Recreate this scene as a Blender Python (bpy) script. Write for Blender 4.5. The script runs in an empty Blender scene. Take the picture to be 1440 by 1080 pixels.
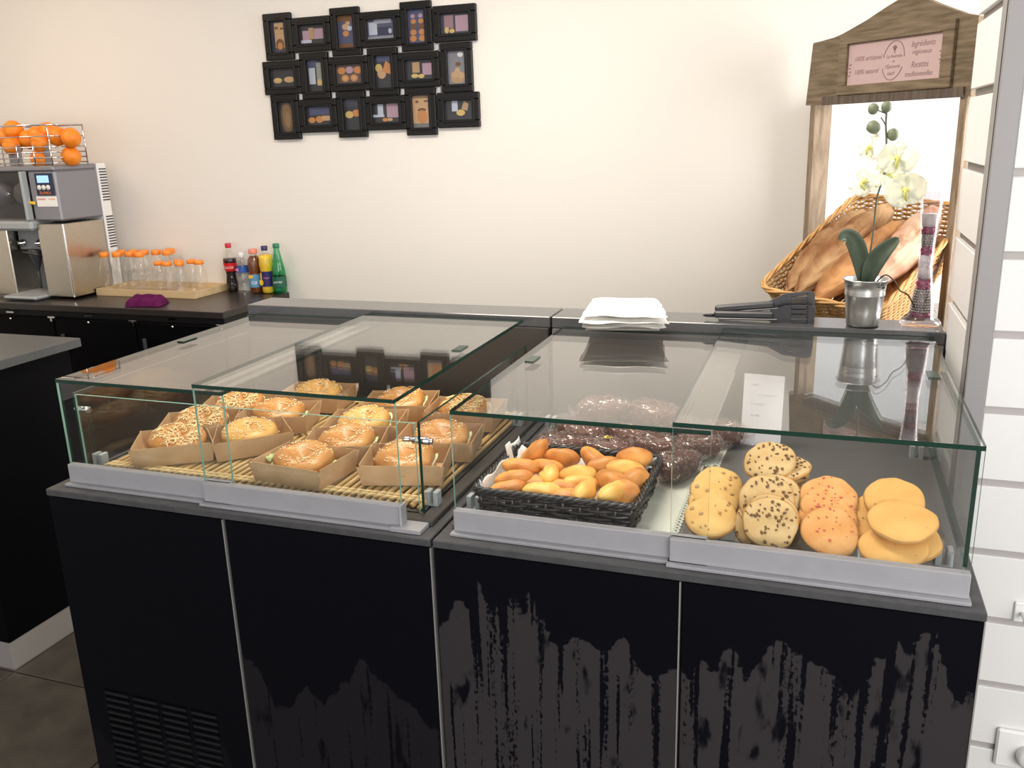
import bpy, bmesh, math, random
from mathutils import Vector, Matrix, noise
S = bpy.context.scene
COL = S.collection
PI = math.pi
sin, cos = math.sin, math.cos

# ------------------------------------------------------------------ camera, light, exposure
cd = bpy.data.cameras.new('camera')
cd.sensor_fit = 'HORIZONTAL'; cd.sensor_width = 36.0; cd.lens = 30.8715
cd.clip_start = 0.02; cd.clip_end = 200
cam = bpy.data.objects.new('camera', cd); COL.objects.link(cam)
cam.matrix_world = Matrix(((0.943318, -0.062971, 0.325862, 1.62247764),
                           (0.33059, 0.265136, -0.905767, -1.38404619),
                           (-0.02936, 0.962152, 0.270925, 1.63504112),
                           (0, 0, 0, 1)))
S.camera = cam
S.view_settings.view_transform = 'Standard'
S.view_settings.look = 'None'
S.view_settings.exposure = 0.0
S.view_settings.gamma = 1.0
S.view_settings.use_curve_mapping = False
S.cycles.max_bounces = 12
S.cycles.diffuse_bounces = 4
S.cycles.glossy_bounces = 6
S.cycles.transmission_bounces = 8
S.cycles.transparent_max_bounces = 48
S.cycles.use_denoising = True
S.cycles.caustics_reflective = False
S.cycles.caustics_refractive = False

world = bpy.data.worlds.new('daylight'); S.world = world
world.use_nodes = True
bg = world.node_tree.nodes['Background']
bg.inputs['Color'].default_value = (1.0, 0.985, 0.97, 1); bg.inputs['Strength'].default_value = 1.22

def area(name, loc, target, sx, sy, power, color):
    l = bpy.data.lights.new(name, 'AREA'); l.shape = 'RECTANGLE'; l.size = sx; l.size_y = sy
    l.energy = power; l.color = color
    o = bpy.data.objects.new(name, l); COL.objects.link(o); o.location = loc
    o.rotation_euler = (Vector(target) - Vector(loc)).to_track_quat('-Z', 'Y').to_euler()
    return o
area('shopfront_window', (3.4, -2.9, 1.9), (0.9, 1.0, 1.1), 2.6, 2.0, 92, (1.0, 0.97, 0.94))
area('rear_window', (3.35, 1.55, 1.75), (1.5, 1.75, 1.45), 1.0, 1.5, 58, (1.0, 0.97, 0.95))
area('ceiling_panel', (0.6, 0.6, 2.72), (0.6, 0.6, 0), 1.2, 0.6, 52, (1.0, 0.91, 0.80))
area('ceiling_panel', (-1.9, 1.0, 2.72), (-1.9, 1.3, 0), 0.6, 0.6, 16, (1.0, 0.78, 0.58))

# ------------------------------------------------------------------ materials
def mat(name, color, rough=0.5, metal=0.0, spec=0.5, var=0.0, vscale=20.0, stretch=(1, 1, 1), bump=0.0, bscale=60.0,
        color2=None, coat=0.0, vcol=False, emit=None, detail=4.0, lo=0.35, hi=0.65, sss=0.0, alpha=None):
    m = bpy.data.materials.new(name); m.use_nodes = True
    nt = m.node_tree; b = nt.nodes['Principled BSDF']
    b.inputs['Base Color'].default_value = (*color, 1)
    b.inputs['Roughness'].default_value = rough; b.inputs['Metallic'].default_value = metal
    b.inputs['Specular IOR Level'].default_value = spec
    b.inputs['Coat Weight'].default_value = coat; b.inputs['Coat Roughness'].default_value = 0.08
    if sss: b.inputs['Subsurface Weight'].default_value = sss; b.inputs['Subsurface Radius'].default_value = (0.02, 0.012, 0.006); b.inputs['Subsurface Scale'].default_value = 0.5
    if emit: b.inputs['Emission Color'].default_value = (*color, 1); b.inputs['Emission Strength'].default_value = emit
    tc = nt.nodes.new('ShaderNodeTexCoord'); mp = nt.nodes.new('ShaderNodeMapping')
    mp.inputs['Scale'].default_value = stretch
    nt.links.new(tc.outputs['Object'], mp.inputs['Vector'])
    if vcol:
        a = nt.nodes.new('ShaderNodeVertexColor'); a.layer_name = 'col'
        nt.links.new(a.outputs['Color'], b.inputs['Base Color'])
    elif color2 is not None or var:
        c2 = color2 if color2 is not None else tuple(max(0, c * (1 - var)) for c in color)
        n = nt.nodes.new('ShaderNodeTexNoise'); n.inputs['Scale'].default_value = vscale; n.inputs['Detail'].default_value = detail
        nt.links.new(mp.outputs['Vector'], n.inputs['Vector'])
        r = nt.nodes.new('ShaderNodeValToRGB'); r.color_ramp.elements[0].position = lo; r.color_ramp.elements[1].position = hi
        r.color_ramp.elements[0].color = (*c2, 1); r.color_ramp.elements[1].color = (*color, 1)
        nt.links.new(n.outputs['Fac'], r.inputs['Fac']); nt.links.new(r.outputs['Color'], b.inputs['Base Color'])
    if bump:
        n2 = nt.nodes.new('ShaderNodeTexNoise'); n2.inputs['Scale'].default_value = bscale; n2.inputs['Detail'].default_value = 5
        nt.links.new(mp.outputs['Vector'], n2.inputs['Vector'])
        bp = nt.nodes.new('ShaderNodeBump'); bp.inputs['Strength'].default_value = bump; bp.inputs['Distance'].default_value = 0.004
        nt.links.new(n2.outputs['Fac'], bp.inputs['Height']); nt.links.new(bp.outputs['Normal'], b.inputs['Normal'])
    return m

def glassmat(name, tint, rough=0.0, ior=1.5, bump=0.0, bscale=40):
    """clear sheet: Fresnel reflection over straight-through transmission, the same for every ray"""
    m = bpy.data.materials.new(name); m.use_nodes = True
    nt = m.node_tree; nt.nodes.clear(); N = nt.nodes.new; L = nt.links.new
    out = N('ShaderNodeOutputMaterial'); mix = N('ShaderNodeMixShader'); tr = N('ShaderNodeBsdfTransparent'); gl = N('ShaderNodeBsdfGlossy')
    fr = N('ShaderNodeFresnel'); ge = N('ShaderNodeNewGeometry'); mm = N('ShaderNodeMapRange')
    mm.inputs['From Min'].default_value = 0; mm.inputs['From Max'].default_value = 1
    mm.inputs['To Min'].default_value = ior; mm.inputs['To Max'].default_value = 1 / ior
    L(ge.outputs['Backfacing'], mm.inputs['Value']); L(mm.outputs['Result'], fr.inputs['IOR'])
    tr.inputs['Color'].default_value = (*tint, 1); gl.inputs['Roughness'].default_value = rough
    gl.inputs['Color'].default_value = (1, 1, 1, 1)
    L(fr.outputs['Fac'], mix.inputs['Fac']); L(tr.outputs['BSDF'], mix.inputs[1]); L(gl.outputs['BSDF'], mix.inputs[2])
    if bump:
        tc = N('ShaderNodeTexCoord'); n = N('ShaderNodeTexNoise'); n.inputs['Scale'].default_value = bscale; n.inputs['Detail'].default_value = 3
        bp = N('ShaderNodeBump'); bp.inputs['Strength'].default_value = bump; bp.inputs['Distance'].default_value = 0.03
        L(tc.outputs['Object'], n.inputs['Vector']); L(n.outputs['Fac'], bp.inputs['Height'])
        L(bp.outputs['Normal'], gl.inputs['Normal']); L(bp.outputs['Normal'], fr.inputs['Normal'])
    L(mix.outputs['Shader'], out.inputs['Surface'])
    return m

K = {}
K['wall'] = mat('painted_wall', (0.80, 0.765, 0.715), 0.75, bump=0.08, bscale=120, spec=0.2)
K['ceiling'] = mat('ceiling_paint', (0.75, 0.74, 0.72), 0.9, spec=0.1)
K['tile'] = mat('floor_tile', (0.062, 0.052, 0.040), 0.55, color2=(0.036, 0.030, 0.023), vscale=9, detail=8, bump=0.1, bscale=30)
K['grout'] = mat('grout', (0.16, 0.145, 0.12), 0.9)
K['blacklam'] = mat('black_laminate', (0.002, 0.002, 0.003), 0.45, spec=0.08)
K['bodydark'] = mat('dark_carcass', (0.012, 0.011, 0.012), 0.5, spec=0.3)
K['shelf'] = mat('glossy_dark_shelf', (0.070, 0.070, 0.072), 0.16, var=0.12, vscale=80, spec=0.6)
K['top_dark'] = mat('dark_grey_laminate', (0.075, 0.078, 0.078), 0.42, var=0.2, vscale=80, spec=0.5)
K['top_brown'] = mat('dark_worktop', (0.035, 0.028, 0.026), 0.3, spec=0.5, var=0.2, vscale=60)
K['plinth'] = mat('pale_plinth', (0.27, 0.255, 0.24), 0.5)
K['slab'] = mat('graphite_slab', (0.062, 0.062, 0.066), 0.45, var=0.25, vscale=40)
K['alu'] = mat('satin_aluminium', (0.43, 0.43, 0.46), 0.42, metal=0.5, var=0.06, vscale=30)
K['trimline'] = mat('steel_edge', (0.42, 0.41, 0.40), 0.4, metal=0.6)
K['bracket'] = mat('grey_clamp', (0.36, 0.39, 0.40), 0.5)
K['deck'] = mat('steel_deck', (0.20, 0.195, 0.19), 0.38, metal=0.6)
K['deckdark'] = mat('dark_deck', (0.05, 0.045, 0.04), 0.45)
K['glass'] = glassmat('clear_glass', (0.988, 0.995, 0.990))
K['windowglass'] = glassmat('window_glass', (1, 1, 1), ior=1.4)
K['edge'] = mat('green_glass_edge', (0.006, 0.032, 0.021), 0.15, spec=0.4)
K['edgelight'] = mat('pale_glass_edge', (0.22, 0.42, 0.34), 0.15, spec=0.6)
K['chrome'] = mat('chrome', (0.75, 0.75, 0.77), 0.15, metal=1.0)
K['steel'] = mat('brushed_steel', (0.62, 0.58, 0.50), 0.28, metal=1.0, var=0.1, vscale=30, stretch=(1, 1, 12))
K['kraft'] = mat('kraft_card', (0.68, 0.45, 0.25), 0.75, color2=(0.60, 0.385, 0.205), vscale=25, spec=0.2)
K['bagel'] = mat('bagel_crust', (0.72, 0.36, 0.10), 0.4, color2=(0.44, 0.17, 0.035), vscale=14, lo=0.3, hi=0.7, coat=0.12, bump=0.15, bscale=60)
K['bagelpale'] = mat('pale_bagel_crust', (0.78, 0.46, 0.13), 0.45, color2=(0.60, 0.30, 0.07), vscale=18, coat=0.1, bump=0.2, bscale=60)
K['crumb'] = mat('bread_crumb', (0.80, 0.55, 0.24), 0.7, var=0.2)
K['lettuce'] = mat('lettuce', (0.42, 0.60, 0.16), 0.5, color2=(0.75, 0.80, 0.50), vscale=40)
K['sauce'] = mat('cream_filling', (0.80, 0.74, 0.55), 0.4)
K['seed'] = mat('sesame', (0.86, 0.72, 0.44), 0.5)
K['cheese'] = mat('baked_cheese', (0.92, 0.74, 0.40), 0.5)
K['bamboo'] = mat('bamboo', (0.68, 0.46, 0.19), 0.45, color2=(0.50, 0.30, 0.10), vscale=14, stretch=(1, .15, 1), lo=.3, hi=.7)
K['bambootip'] = mat('bamboo_pale', (0.76, 0.56, 0.27), 0.5, var=0.3, vscale=60)
K['blackwicker'] = mat('black_wicker', (0.014, 0.012, 0.012), 0.33, spec=0.6)
K['paper'] = mat('white_paper', (0.86, 0.86, 0.84), 0.7)
K['doily'] = mat('paper_doily', (0.72, 0.74, 0.66), 0.8)
K['card'] = mat('note_card', (0.84, 0.83, 0.86), 0.7)
K['ink'] = mat('faint_pencil', (0.45, 0.44, 0.46), 0.8)
K['madeleine'] = mat('madeleine', (0.80, 0.37, 0.085), 0.5, color2=(0.48, 0.165, 0.03), vscale=18, detail=2, lo=.33, hi=.6, bump=.1, bscale=150)
K['madpale'] = mat('madeleine_pale', (0.90, 0.57, 0.15), 0.5, color2=(0.74, 0.33, 0.06), vscale=18, detail=2, lo=.3, hi=.6, bump=.1, bscale=150)
K['cake'] = mat('dark_cake', (0.17, 0.062, 0.04), 0.5, color2=(0.085, 0.030, 0.02), vscale=20, bump=.3, bscale=90)
K['wrap'] = glassmat('cellophane', (0.95, 0.90, 0.88), rough=0.05, ior=1.6, bump=1.0, bscale=70)
K['goldtie'] = mat('gold_tie', (0.85, 0.62, 0.18), 0.3, metal=0.9)
K['cookie_rim'] = mat('cookie_rim', (0.66, 0.36, 0.12), 0.75, var=.2, vscale=30, spec=.2)
K['cookie_nut'] = mat('cookie_yellow', (0.80, 0.53, 0.20), 0.75, color2=(0.72, 0.41, 0.13), vscale=15, lo=.3, hi=.6, bump=.4, bscale=50, spec=.2)
K['cookie_chip'] = mat('cookie_cream', (0.70, 0.50, 0.25), 0.8, color2=(0.62, 0.40, 0.17), vscale=20, lo=.3, hi=.6, bump=.5, bscale=50, spec=.2)
K['cookie_pink'] = mat('cookie_orange', (0.76, 0.41, 0.16), 0.75, color2=(0.68, 0.30, 0.09), vscale=20, lo=.3, hi=.6, bump=.5, bscale=50, spec=.2)
K['cookie_plain'] = mat('cookie_gold', (0.80, 0.48, 0.16), 0.7, color2=(0.72, 0.38, 0.11), vscale=14, lo=.3, hi=.6, bump=.3, bscale=50, spec=.2)
K['chip'] = mat('chocolate_chip', (0.17, 0.085, 0.028), 0.5)
K['pink'] = mat('pink_praline', (0.62, 0.12, 0.08), 0.5)
K['nut'] = mat('nut', (0.52, 0.32, 0.14), 0.6)
K['plastic'] = glassmat('clear_plastic', (0.97, 0.96, 0.96), rough=.02, ior=1.45)
K['frame'] = mat('black_frame', (0.006, 0.0055, 0.0055), 0.4, spec=0.3)
K['photo'] = mat('photo_print', (0.1, 0.1, 0.1), 0.28, vcol=True)
K['clip'] = mat('silver_clip', (0.55, 0.55, 0.58), 0.4, metal=0.5)
K['machgrey'] = mat('machine_grey', (0.27, 0.27, 0.30), 0.45, metal=0.3)
K['machdark'] = mat('machine_dark', (0.05, 0.05, 0.055), 0.4)
K['machrecess'] = mat('machine_recess', (0.25, 0.26, 0.27), 0.5)
K['smoke'] = glassmat('smoked_cover', (0.55, 0.55, 0.56))
K['lcd'] = mat('blue_display', (0.30, 0.55, 0.95), 0.3, emit=0.7)
K['panelblue'] = mat('control_panel', (0.01, 0.02, 0.055), 0.4)
K['button'] = mat('red_ring_button', (0.75, 0.72, 0.70), 0.4)
K['orangetext'] = mat('orange_print', (0.85, 0.20, 0.03), 0.5)
K['redtext'] = mat('red_print', (0.75, 0.05, 0.03), 0.5)
K['whiteplastic'] = mat('white_plastic', (0.85, 0.85, 0.84), 0.4)
K['yellow'] = mat('yellow_plastic', (0.85, 0.55, 0.04), 0.4)
K['orange'] = mat('orange_peel', (0.90, 0.29, 0.015), 0.42, color2=(0.85, 0.22, 0.01), vscale=30, bump=.35, bscale=260)
K['cap_orange'] = mat('orange_cap', (0.95, 0.28, 0.03), 0.45)
K['pet'] = glassmat('clear_bottle', (0.985, 0.985, 0.98), rough=.03, ior=1.5, bump=.25, bscale=30)
K['petgreen'] = glassmat('green_bottle', (0.30, 0.80, 0.56), rough=.03)
K['beech'] = mat('pale_wood', (0.70, 0.53, 0.31), 0.55, color2=(0.60, 0.43, 0.23), vscale=12, stretch=(.2, 3, 3))
K['cola'] = mat('dark_cola', (0.014, 0.006, 0.004), 0.15)
K['tea'] = mat('iced_tea', (0.16, 0.045, 0.01), 0.2)
K['juice'] = mat('yellow_drink', (0.80, 0.52, 0.03), 0.3)
K['water'] = glassmat('bottled_water', (0.80, 0.85, 0.84), ior=1.33)
K['lab_red'] = mat('red_label', (0.62, 0.015, 0.02), 0.35)
K['lab_blue'] = mat('blue_label', (0.03, 0.10, 0.36), 0.4)
K['lab_sky'] = mat('sky_label', (0.10, 0.30, 0.52), 0.4)
K['lab_navy'] = mat('navy_label', (0.03, 0.02, 0.12), 0.4)
K['lab_green'] = mat('green_label', (0.012, 0.10, 0.06), 0.4)
K['cap_red'] = mat('red_cap', (0.55, 0.02, 0.05), 0.4)
K['cap_salmon'] = mat('salmon_cap', (0.85, 0.25, 0.18), 0.4)
K['cap_navy'] = mat('navy_cap', (0.03, 0.035, 0.13), 0.4)
K['cap_green'] = mat('green_cap', (0.02, 0.20, 0.10), 0.4)
K['cap_white'] = mat('clear_cap', (0.80, 0.82, 0.82), 0.4)
K['white'] = mat('white_print', (0.88, 0.86, 0.86), 0.5)
K['pinkprint'] = mat('pink_print', (0.80, 0.25, 0.35), 0.5)
K['purple'] = mat('purple_cloth', (0.12, 0.012, 0.08), 0.85, var=.3, vscale=30, bump=.5, bscale=300, spec=.1)
K['cotton'] = mat('white_cotton', (0.88, 0.87, 0.83), 0.9, bump=.3, bscale=300, spec=.1)
K['wood'] = mat('weathered_wood', (0.28, 0.215, 0.145), 0.7, color2=(0.16, 0.12, 0.075), vscale=9, detail=8, stretch=(1, 6, 9), bump=.3, bscale=40, spec=.25)
K['woodv'] = mat('weathered_upright', (0.36, 0.28, 0.20), 0.7, color2=(0.22, 0.16, 0.105), vscale=9, detail=8, stretch=(9, 6, 1), bump=.3, bscale=40, spec=.25)
K['wooddark'] = mat('weathered_dark', (0.16, 0.125, 0.095), 0.75, var=.4, vscale=10, stretch=(9, 6, 1))
K['pinkcard'] = mat('pink_card', (0.62, 0.45, 0.44), 0.7)
K['pinkink'] = mat('mauve_ink', (0.30, 0.185, 0.19), 0.7)
K['backboard'] = mat('white_backboard', (0.92, 0.92, 0.92), 0.6)
K['wicker'] = mat('honey_wicker', (0.72, 0.44, 0.17), 0.5, color2=(0.50, 0.26, 0.08), vscale=30, lo=.3, hi=.7)
K['crust'] = mat('loaf_crust', (0.56, 0.28, 0.10), 0.65, color2=(0.22, 0.075, 0.02), vscale=13, stretch=(1, .4, 1), detail=8, lo=.38, hi=.62, bump=.6, bscale=35)
K['flour'] = mat('floured_crust', (0.50, 0.31, 0.15), 0.8, color2=(0.22, 0.085, 0.025), vscale=13, stretch=(1, .35, 1), detail=8, lo=.40, hi=.63, bump=.6, bscale=35)
K['pinkloaf'] = mat('pale_loaf', (0.74, 0.50, 0.36), 0.8, color2=(0.46, 0.20, 0.09), vscale=14, detail=7, lo=.33, hi=.6, bump=.6, bscale=35)
K['zinc'] = mat('galvanised_zinc', (0.55, 0.56, 0.55), 0.32, metal=1.0, var=.15, vscale=15)
K['leaf'] = mat('orchid_leaf', (0.06, 0.09, 0.06), 0.45, color2=(0.10, 0.13, 0.085), vscale=20)
K['stem'] = mat('orchid_stem', (0.10, 0.10, 0.06), 0.5)
K['bud'] = mat('orchid_bud', (0.17, 0.20, 0.12), 0.5)
K['petal'] = mat('orchid_petal', (0.88, 0.88, 0.68), 0.6, sss=.3)
K['petalcore'] = mat('orchid_core', (0.70, 0.70, 0.22), 0.5)
K['moss'] = mat('dark_moss', (0.03, 0.035, 0.02), 0.9)
K['root'] = mat('aerial_root', (0.10, 0.07, 0.04), 0.7)
K['vase'] = glassmat('vase_glass', (0.97, 0.95, 0.96), ior=1.42)
K['bead'] = mat('silver_beads', (0.42, 0.40, 0.37), 0.18, metal=1.0)
K['gel'] = mat('clear_gel', (0.72, 0.70, 0.72), 0.3, bump=.8, bscale=200)
K['magenta'] = mat('magenta_gravel', (0.42, 0.05, 0.16), 0.35, var=.5, vscale=150)
K['nylon'] = mat('black_nylon', (0.028, 0.028, 0.032), 0.38)
K['tongsteel'] = mat('tong_steel', (0.10, 0.10, 0.10), 0.4, metal=.5)
K['slat'] = mat('slatwall_face', (0.79, 0.785, 0.78), 0.45)
K['slatside'] = K['slat']
K['groove'] = mat('slatwall_groove', (0.42, 0.39, 0.38), 0.5)
K['groovedark'] = mat('groove_liner', (0.16, 0.14, 0.12), 0.5)
K['cornertrim'] = mat('corner_trim', (0.29, 0.28, 0.28), 0.5, metal=.2)

# black door laminate with dried wipe marks: a thin dusty film with its own ragged, dripping outline
def smear_mat(name, level, amount, seed):
    m = mat(name, (0.003, 0.003, 0.005), 0.35, spec=0.10)
    nt = m.node_tree; N = nt.nodes.new; L = nt.links.new; b = nt.nodes['Principled BSDF']
    tc = N('ShaderNodeTexCoord')
    sep = N('ShaderNodeSeparateXYZ'); L(tc.outputs['Object'], sep.inputs[0])
    def nz(scale, st, det=5, w=0.0):
        mp = N('ShaderNodeMapping'); mp.inputs['Scale'].default_value = st; mp.inputs['Location'].default_value = (seed, seed * .7, seed * 1.3)
        n = N('ShaderNodeTexNoise'); n.inputs['Scale'].default_value = scale; n.inputs['Detail'].default_value = det
        L(tc.outputs['Object'], mp.inputs[0]); L(mp.outputs[0], n.inputs['Vector']); return n.outputs['Fac']
    def op(o, a, b_, c=None):
        n = N('ShaderNodeMath'); n.operation = o
        for i, x in enumerate((a, b_)):
            if isinstance(x, (int, float)): n.inputs[i].default_value = x
            else: L(x, n.inputs[i])
        return n.outputs[0]
    def step(x, lo, hi):
        n = N('ShaderNodeMapRange'); n.interpolation_type = 'SMOOTHSTEP'; L(x, n.inputs['Value'])
        n.inputs['From Min'].default_value = lo; n.inputs['From Max'].default_value = hi; return n.outputs['Result']
    # ragged upper edge of the film
    edge = op('ADD', op('ADD', op('MULTIPLY', op('SUBTRACT', nz(9, (1, 1, .3), 2), .5), .42), op('MULTIPLY', op('SUBTRACT', nz(70, (1, 1, 1), 3), .5), .05)), level)
    below = step(op('SUBTRACT', edge, sep.outputs['Z']), -0.003, 0.004)
    wob = op('ADD', nz(1.0, (52, 52, 1.6), 3), op('MULTIPLY', op('SUBTRACT', nz(1.0, (160, 160, 110), 3), .5), .22))
    drips = step(wob, .405, .435)           # dark vertical runs
    blot = step(nz(1.0, (26, 26, 9), 8), .31, .40)
    f = op('MULTIPLY', op('MULTIPLY', below, drips), op('MULTIPLY', blot, amount))
    mx = N('ShaderNodeMix'); mx.data_type = 'RGBA'; L(f, mx.inputs['Factor'])
    mx.inputs[6].default_value = (0.003, 0.003, 0.005, 1); mx.inputs[7].default_value = (0.030, 0.027, 0.029, 1)
    L(mx.outputs[2], b.inputs['Base Color'])
    r = N('ShaderNodeMapRange'); L(f, r.inputs['Value']); r.inputs['To Min'].default_value = .3; r.inputs['To Max'].default_value = .6
    L(r.outputs['Result'], b.inputs['Roughness'])
    return m

# ------------------------------------------------------------------ mesh builder
def rotm(rx=0, ry=0, rz=0):
    return Matrix.Rotation(rz, 3, 'Z') @ Matrix.Rotation(ry, 3, 'Y') @ Matrix.Rotation(rx, 3, 'X')

class MB:
    def __init__(s): s.v = []; s.f = []; s.mi = []; s.sm = []; s.c = []
    def add(s, vs, fs, mi=0, sm=False, col=(1, 1, 1), T=None):
        o = len(s.v)
        for p in vs:
            p = Vector(p); s.v.append(tuple(T @ p) if T is not None else tuple(p))
        for k, f in enumerate(fs):
            s.f.append([i + o for i in f]); s.mi.append(mi if not callable(mi) else mi(k)); s.sm.append(sm); s.c.append(col)
        return s
    def box(s, x0, x1, y0, y1, z0, z1, mi=0, bev=0.0, col=(1, 1, 1), T=None):
        if bev <= 0:
            vs = [(x0, y0, z0), (x1, y0, z0), (x1, y1, z0), (x0, y1, z0), (x0, y0, z1), (x1, y0, z1), (x1, y1, z1), (x0, y1, z1)]
            return s.add(vs, [(3, 2, 1, 0), (4, 5, 6, 7), (0, 1, 5, 4), (1, 2, 6, 5), (2, 3, 7, 6), (3, 0, 4, 7)], mi, False, col, T)
        X, Y, Z = (x0, x1), (y0, y1), (z0, z1); vs = []; ix = {}
        for i in (0, 1):
            for j in (0, 1):
                for k in (0, 1):
                    p = [X[i], Y[j], Z[k]]; sg = (1 - 2 * i, 1 - 2 * j, 1 - 2 * k)
                    for a in range(3):      # point on the face normal to axis a
                        q = [p[t] + (sg[t] * bev if t != a else 0) for t in range(3)]
                        ix[i, j, k, a] = len(vs); vs.append(q)
        fs = []
        for a in range(3):
            b, c = (a + 1) % 3, (a + 2) % 3
            for e in (0, 1):
                def key(u, w):
                    t = [0, 0, 0]; t[a] = e; t[b] = u; t[c] = w; return ix[t[0], t[1], t[2], a]
                q = [key(0, 0), key(1, 0), key(1, 1), key(0, 1)]
                fs.append(q if e else q[::-1])
        for a in range(3):              # edges parallel to axis a
            b, c = (a + 1) % 3, (a + 2) % 3
            for u in (0, 1):
                for w in (0, 1):
                    def key(e, ax):
                        t = [0, 0, 0]; t[a] = e; t[b] = u; t[c] = w; return ix[t[0], t[1], t[2], ax]
                    q = [key(0, b), key(1, b), key(1, c), key(0, c)]
                    fs.append(q if (u == w) else q[::-1])
        for i in (0, 1):
            for j in (0, 1):
                for k in (0, 1):
                    q = [ix[i, j, k, 0], ix[i, j, k, 1], ix[i, j, k, 2]]
                    fs.append(q if (i + j + k) % 2 else q[::-1])
        return s.add(vs, fs, mi, False, col, T)
    def lathe(s, prof, seg=24, mi=0, sm=True, col=(1, 1, 1), T=None, cap=(False, False)):
        vs = []; fs = []; n = len(prof)
        for r, z in prof:
            for k in range(seg):
                a = 2 * PI * k / seg; vs.append((r * cos(a), r * sin(a), z))
        for i in range(n - 1):
            for k in range(seg):
                k2 = (k + 1) % seg
                fs.append((i * seg + k, i * seg + k2, (i + 1) * seg + k2, (i + 1) * seg + k))
        if cap[0]: fs.append(list(range(seg))[::-1])
        if cap[1]: fs.append([(n - 1) * seg + k for k in range(seg)])
        return s.add(vs, fs, mi, sm, col, T)
    def tube(s, pts, r, seg=6, closed=False, mi=0, sm=True, col=(1, 1, 1), T=None, flat=1.0):
        pts = [Vector(p) for p in pts]; n = len(pts); vs = []; fs = []
        up = None
        for i, p in enumerate(pts):
            a = pts[(i - 1) % n] if (closed or i > 0) else p; b = pts[(i + 1) % n] if (closed or i < n - 1) else p
            t = (b - a)
            t = t.normalized() if t.length > 1e-9 else Vector((0, 0, 1))
            if up is None: up = t.orthogonal().normalized()
            up = (up - t * up.dot(t)); up = up.normalized() if up.length > 1e-6 else t.orthogonal().normalized()
            w = t.cross(up); rr = r(i / (n - 1)) if callable(r) else r
            for k in range(seg):
                an = 2 * PI * k / seg; vs.append(p + up * (cos(an) * rr) + w * (sin(an) * rr * flat))
        for i in range(n if closed else n - 1):
            j = (i + 1) % n
            for k in range(seg):
                k2 = (k + 1) % seg; fs.append((i * seg + k, i * seg + k2, j * seg + k2, j * seg + k))
        if not closed: fs.append(list(range(seg))[::-1]); fs.append([(n - 1) * seg + k for k in range(seg)])
        return s.add(vs, fs, mi, sm, col, T)
    def blob(s, rx, ry, rz, nu=16, nv=10, lump=0.0, freq=3.0, seed=0.0, mi=0, T=None, shape=None, col=(1, 1, 1)):
        vs = []; fs = []
        def P(i, j):
            th = PI * j / nv; ph = 2 * PI * i / nu
            d = Vector((sin(th) * cos(ph), sin(th) * sin(ph), cos(th)))
            k = 1 + lump * noise.noise(d * freq + Vector((seed, seed * 1.7, -seed)))
            q = Vector((d.x * rx * k, d.y * ry * k, d.z * rz * k))
            return shape(q, d) if shape else q
        vs.append(P(0, 0))
        for j in range(1, nv):
            for i in range(nu): vs.append(P(i, j))
        vs.append(P(0, nv)); L = len(vs) - 1
        for i in range(nu):
            fs.append((0, 1 + i, 1 + (i + 1) % nu))
            fs.append((L, 1 + (nv - 2) * nu + (i + 1) % nu, 1 + (nv - 2) * nu + i))
        for j in range(nv - 2):
            for i in range(nu):
                a = 1 + j * nu + i; b = 1 + j * nu + (i + 1) % nu
                fs.append((a, a + nu, b + nu, b))
        return s.add(vs, fs, mi, True, col, T)
    def prism(s, poly, d0, d1, mi=0, col=(1, 1, 1), T=None, sm=False):
        """polygon in local XZ, extruded along Y from d0 to d1"""
        n = len(poly); vs = [(x, d0, z) for x, z in poly] + [(x, d1, z) for x, z in poly]
        fs = [list(range(n)), [2 * n - 1 - i for i in range(n)]] + [((i + 1) % n, i, n + i, n + (i + 1) % n) for i in range(n)]
        return s.add(vs, fs, mi, sm, col, T)
    def grid(s, fn, nu, nv, mi=0, sm=True, thick=0.0, col=(1, 1, 1), T=None):
        vs = [Vector(fn(i / nu, j / nv)) for j in range(nv + 1) for i in range(nu + 1)]; W = nu + 1
        fs = [(j * W + i, j * W + i + 1, (j + 1) * W + i + 1, (j + 1) * W + i) for j in range(nv) for i in range(nu)]
        if thick:
            nm = [Vector((0, 0, 0)) for _ in vs]
            for f in fs:
                a = (vs[f[1]] - vs[f[0]]).cross(vs[f[3]] - vs[f[0]])
                for i in f: nm[i] += a
            n = len(vs); vs2 = [v - (m.normalized() * thick if m.length > 1e-12 else Vector((0, 0, thick))) for v, m in zip(vs, nm)]
            fs2 = [tuple(n + i for i in f[::-1]) for f in fs]
            bd = [j for j in range(W)] + [j * W + nu for j in range(1, nv + 1)] + [nv * W + i for i in range(nu - 1, -1, -1)] + [j * W for j in range(nv - 1, 0, -1)]
            sd = [(bd[(k + 1) % len(bd)], bd[k], n + bd[k], n + bd[(k + 1) % len(bd)]) for k in range(len(bd))]
            vs = vs + vs2; fs = fs + fs2 + sd
        return s.add(vs, fs, mi, sm, col, T)
    def mesh(s, name, mats):
        me = bpy.data.meshes.new(name); me.from_pydata(s.v, [], s.f)
        for m in (mats if isinstance(mats, (list, tuple)) else [mats]): me.materials.append(m)
        me.polygons.foreach_set('material_index', s.mi); me.polygons.foreach_set('use_smooth', s.sm)
        if any(c != (1, 1, 1) for c in s.c):
            at = me.color_attributes.new('col', 'FLOAT_COLOR', 'CORNER'); buf = []
            for f, c in zip(s.f, s.c): buf += [c[0] * .7, c[1] * .7, c[2] * .7, 1.0] * len(f)
            at.data.foreach_set('color', buf)
        me.update(); return me
    def build(s, name, mats, parent=None, loc=None, rot=None):
        return place(name, s.mesh(name, mats), parent, loc, rot)

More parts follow.
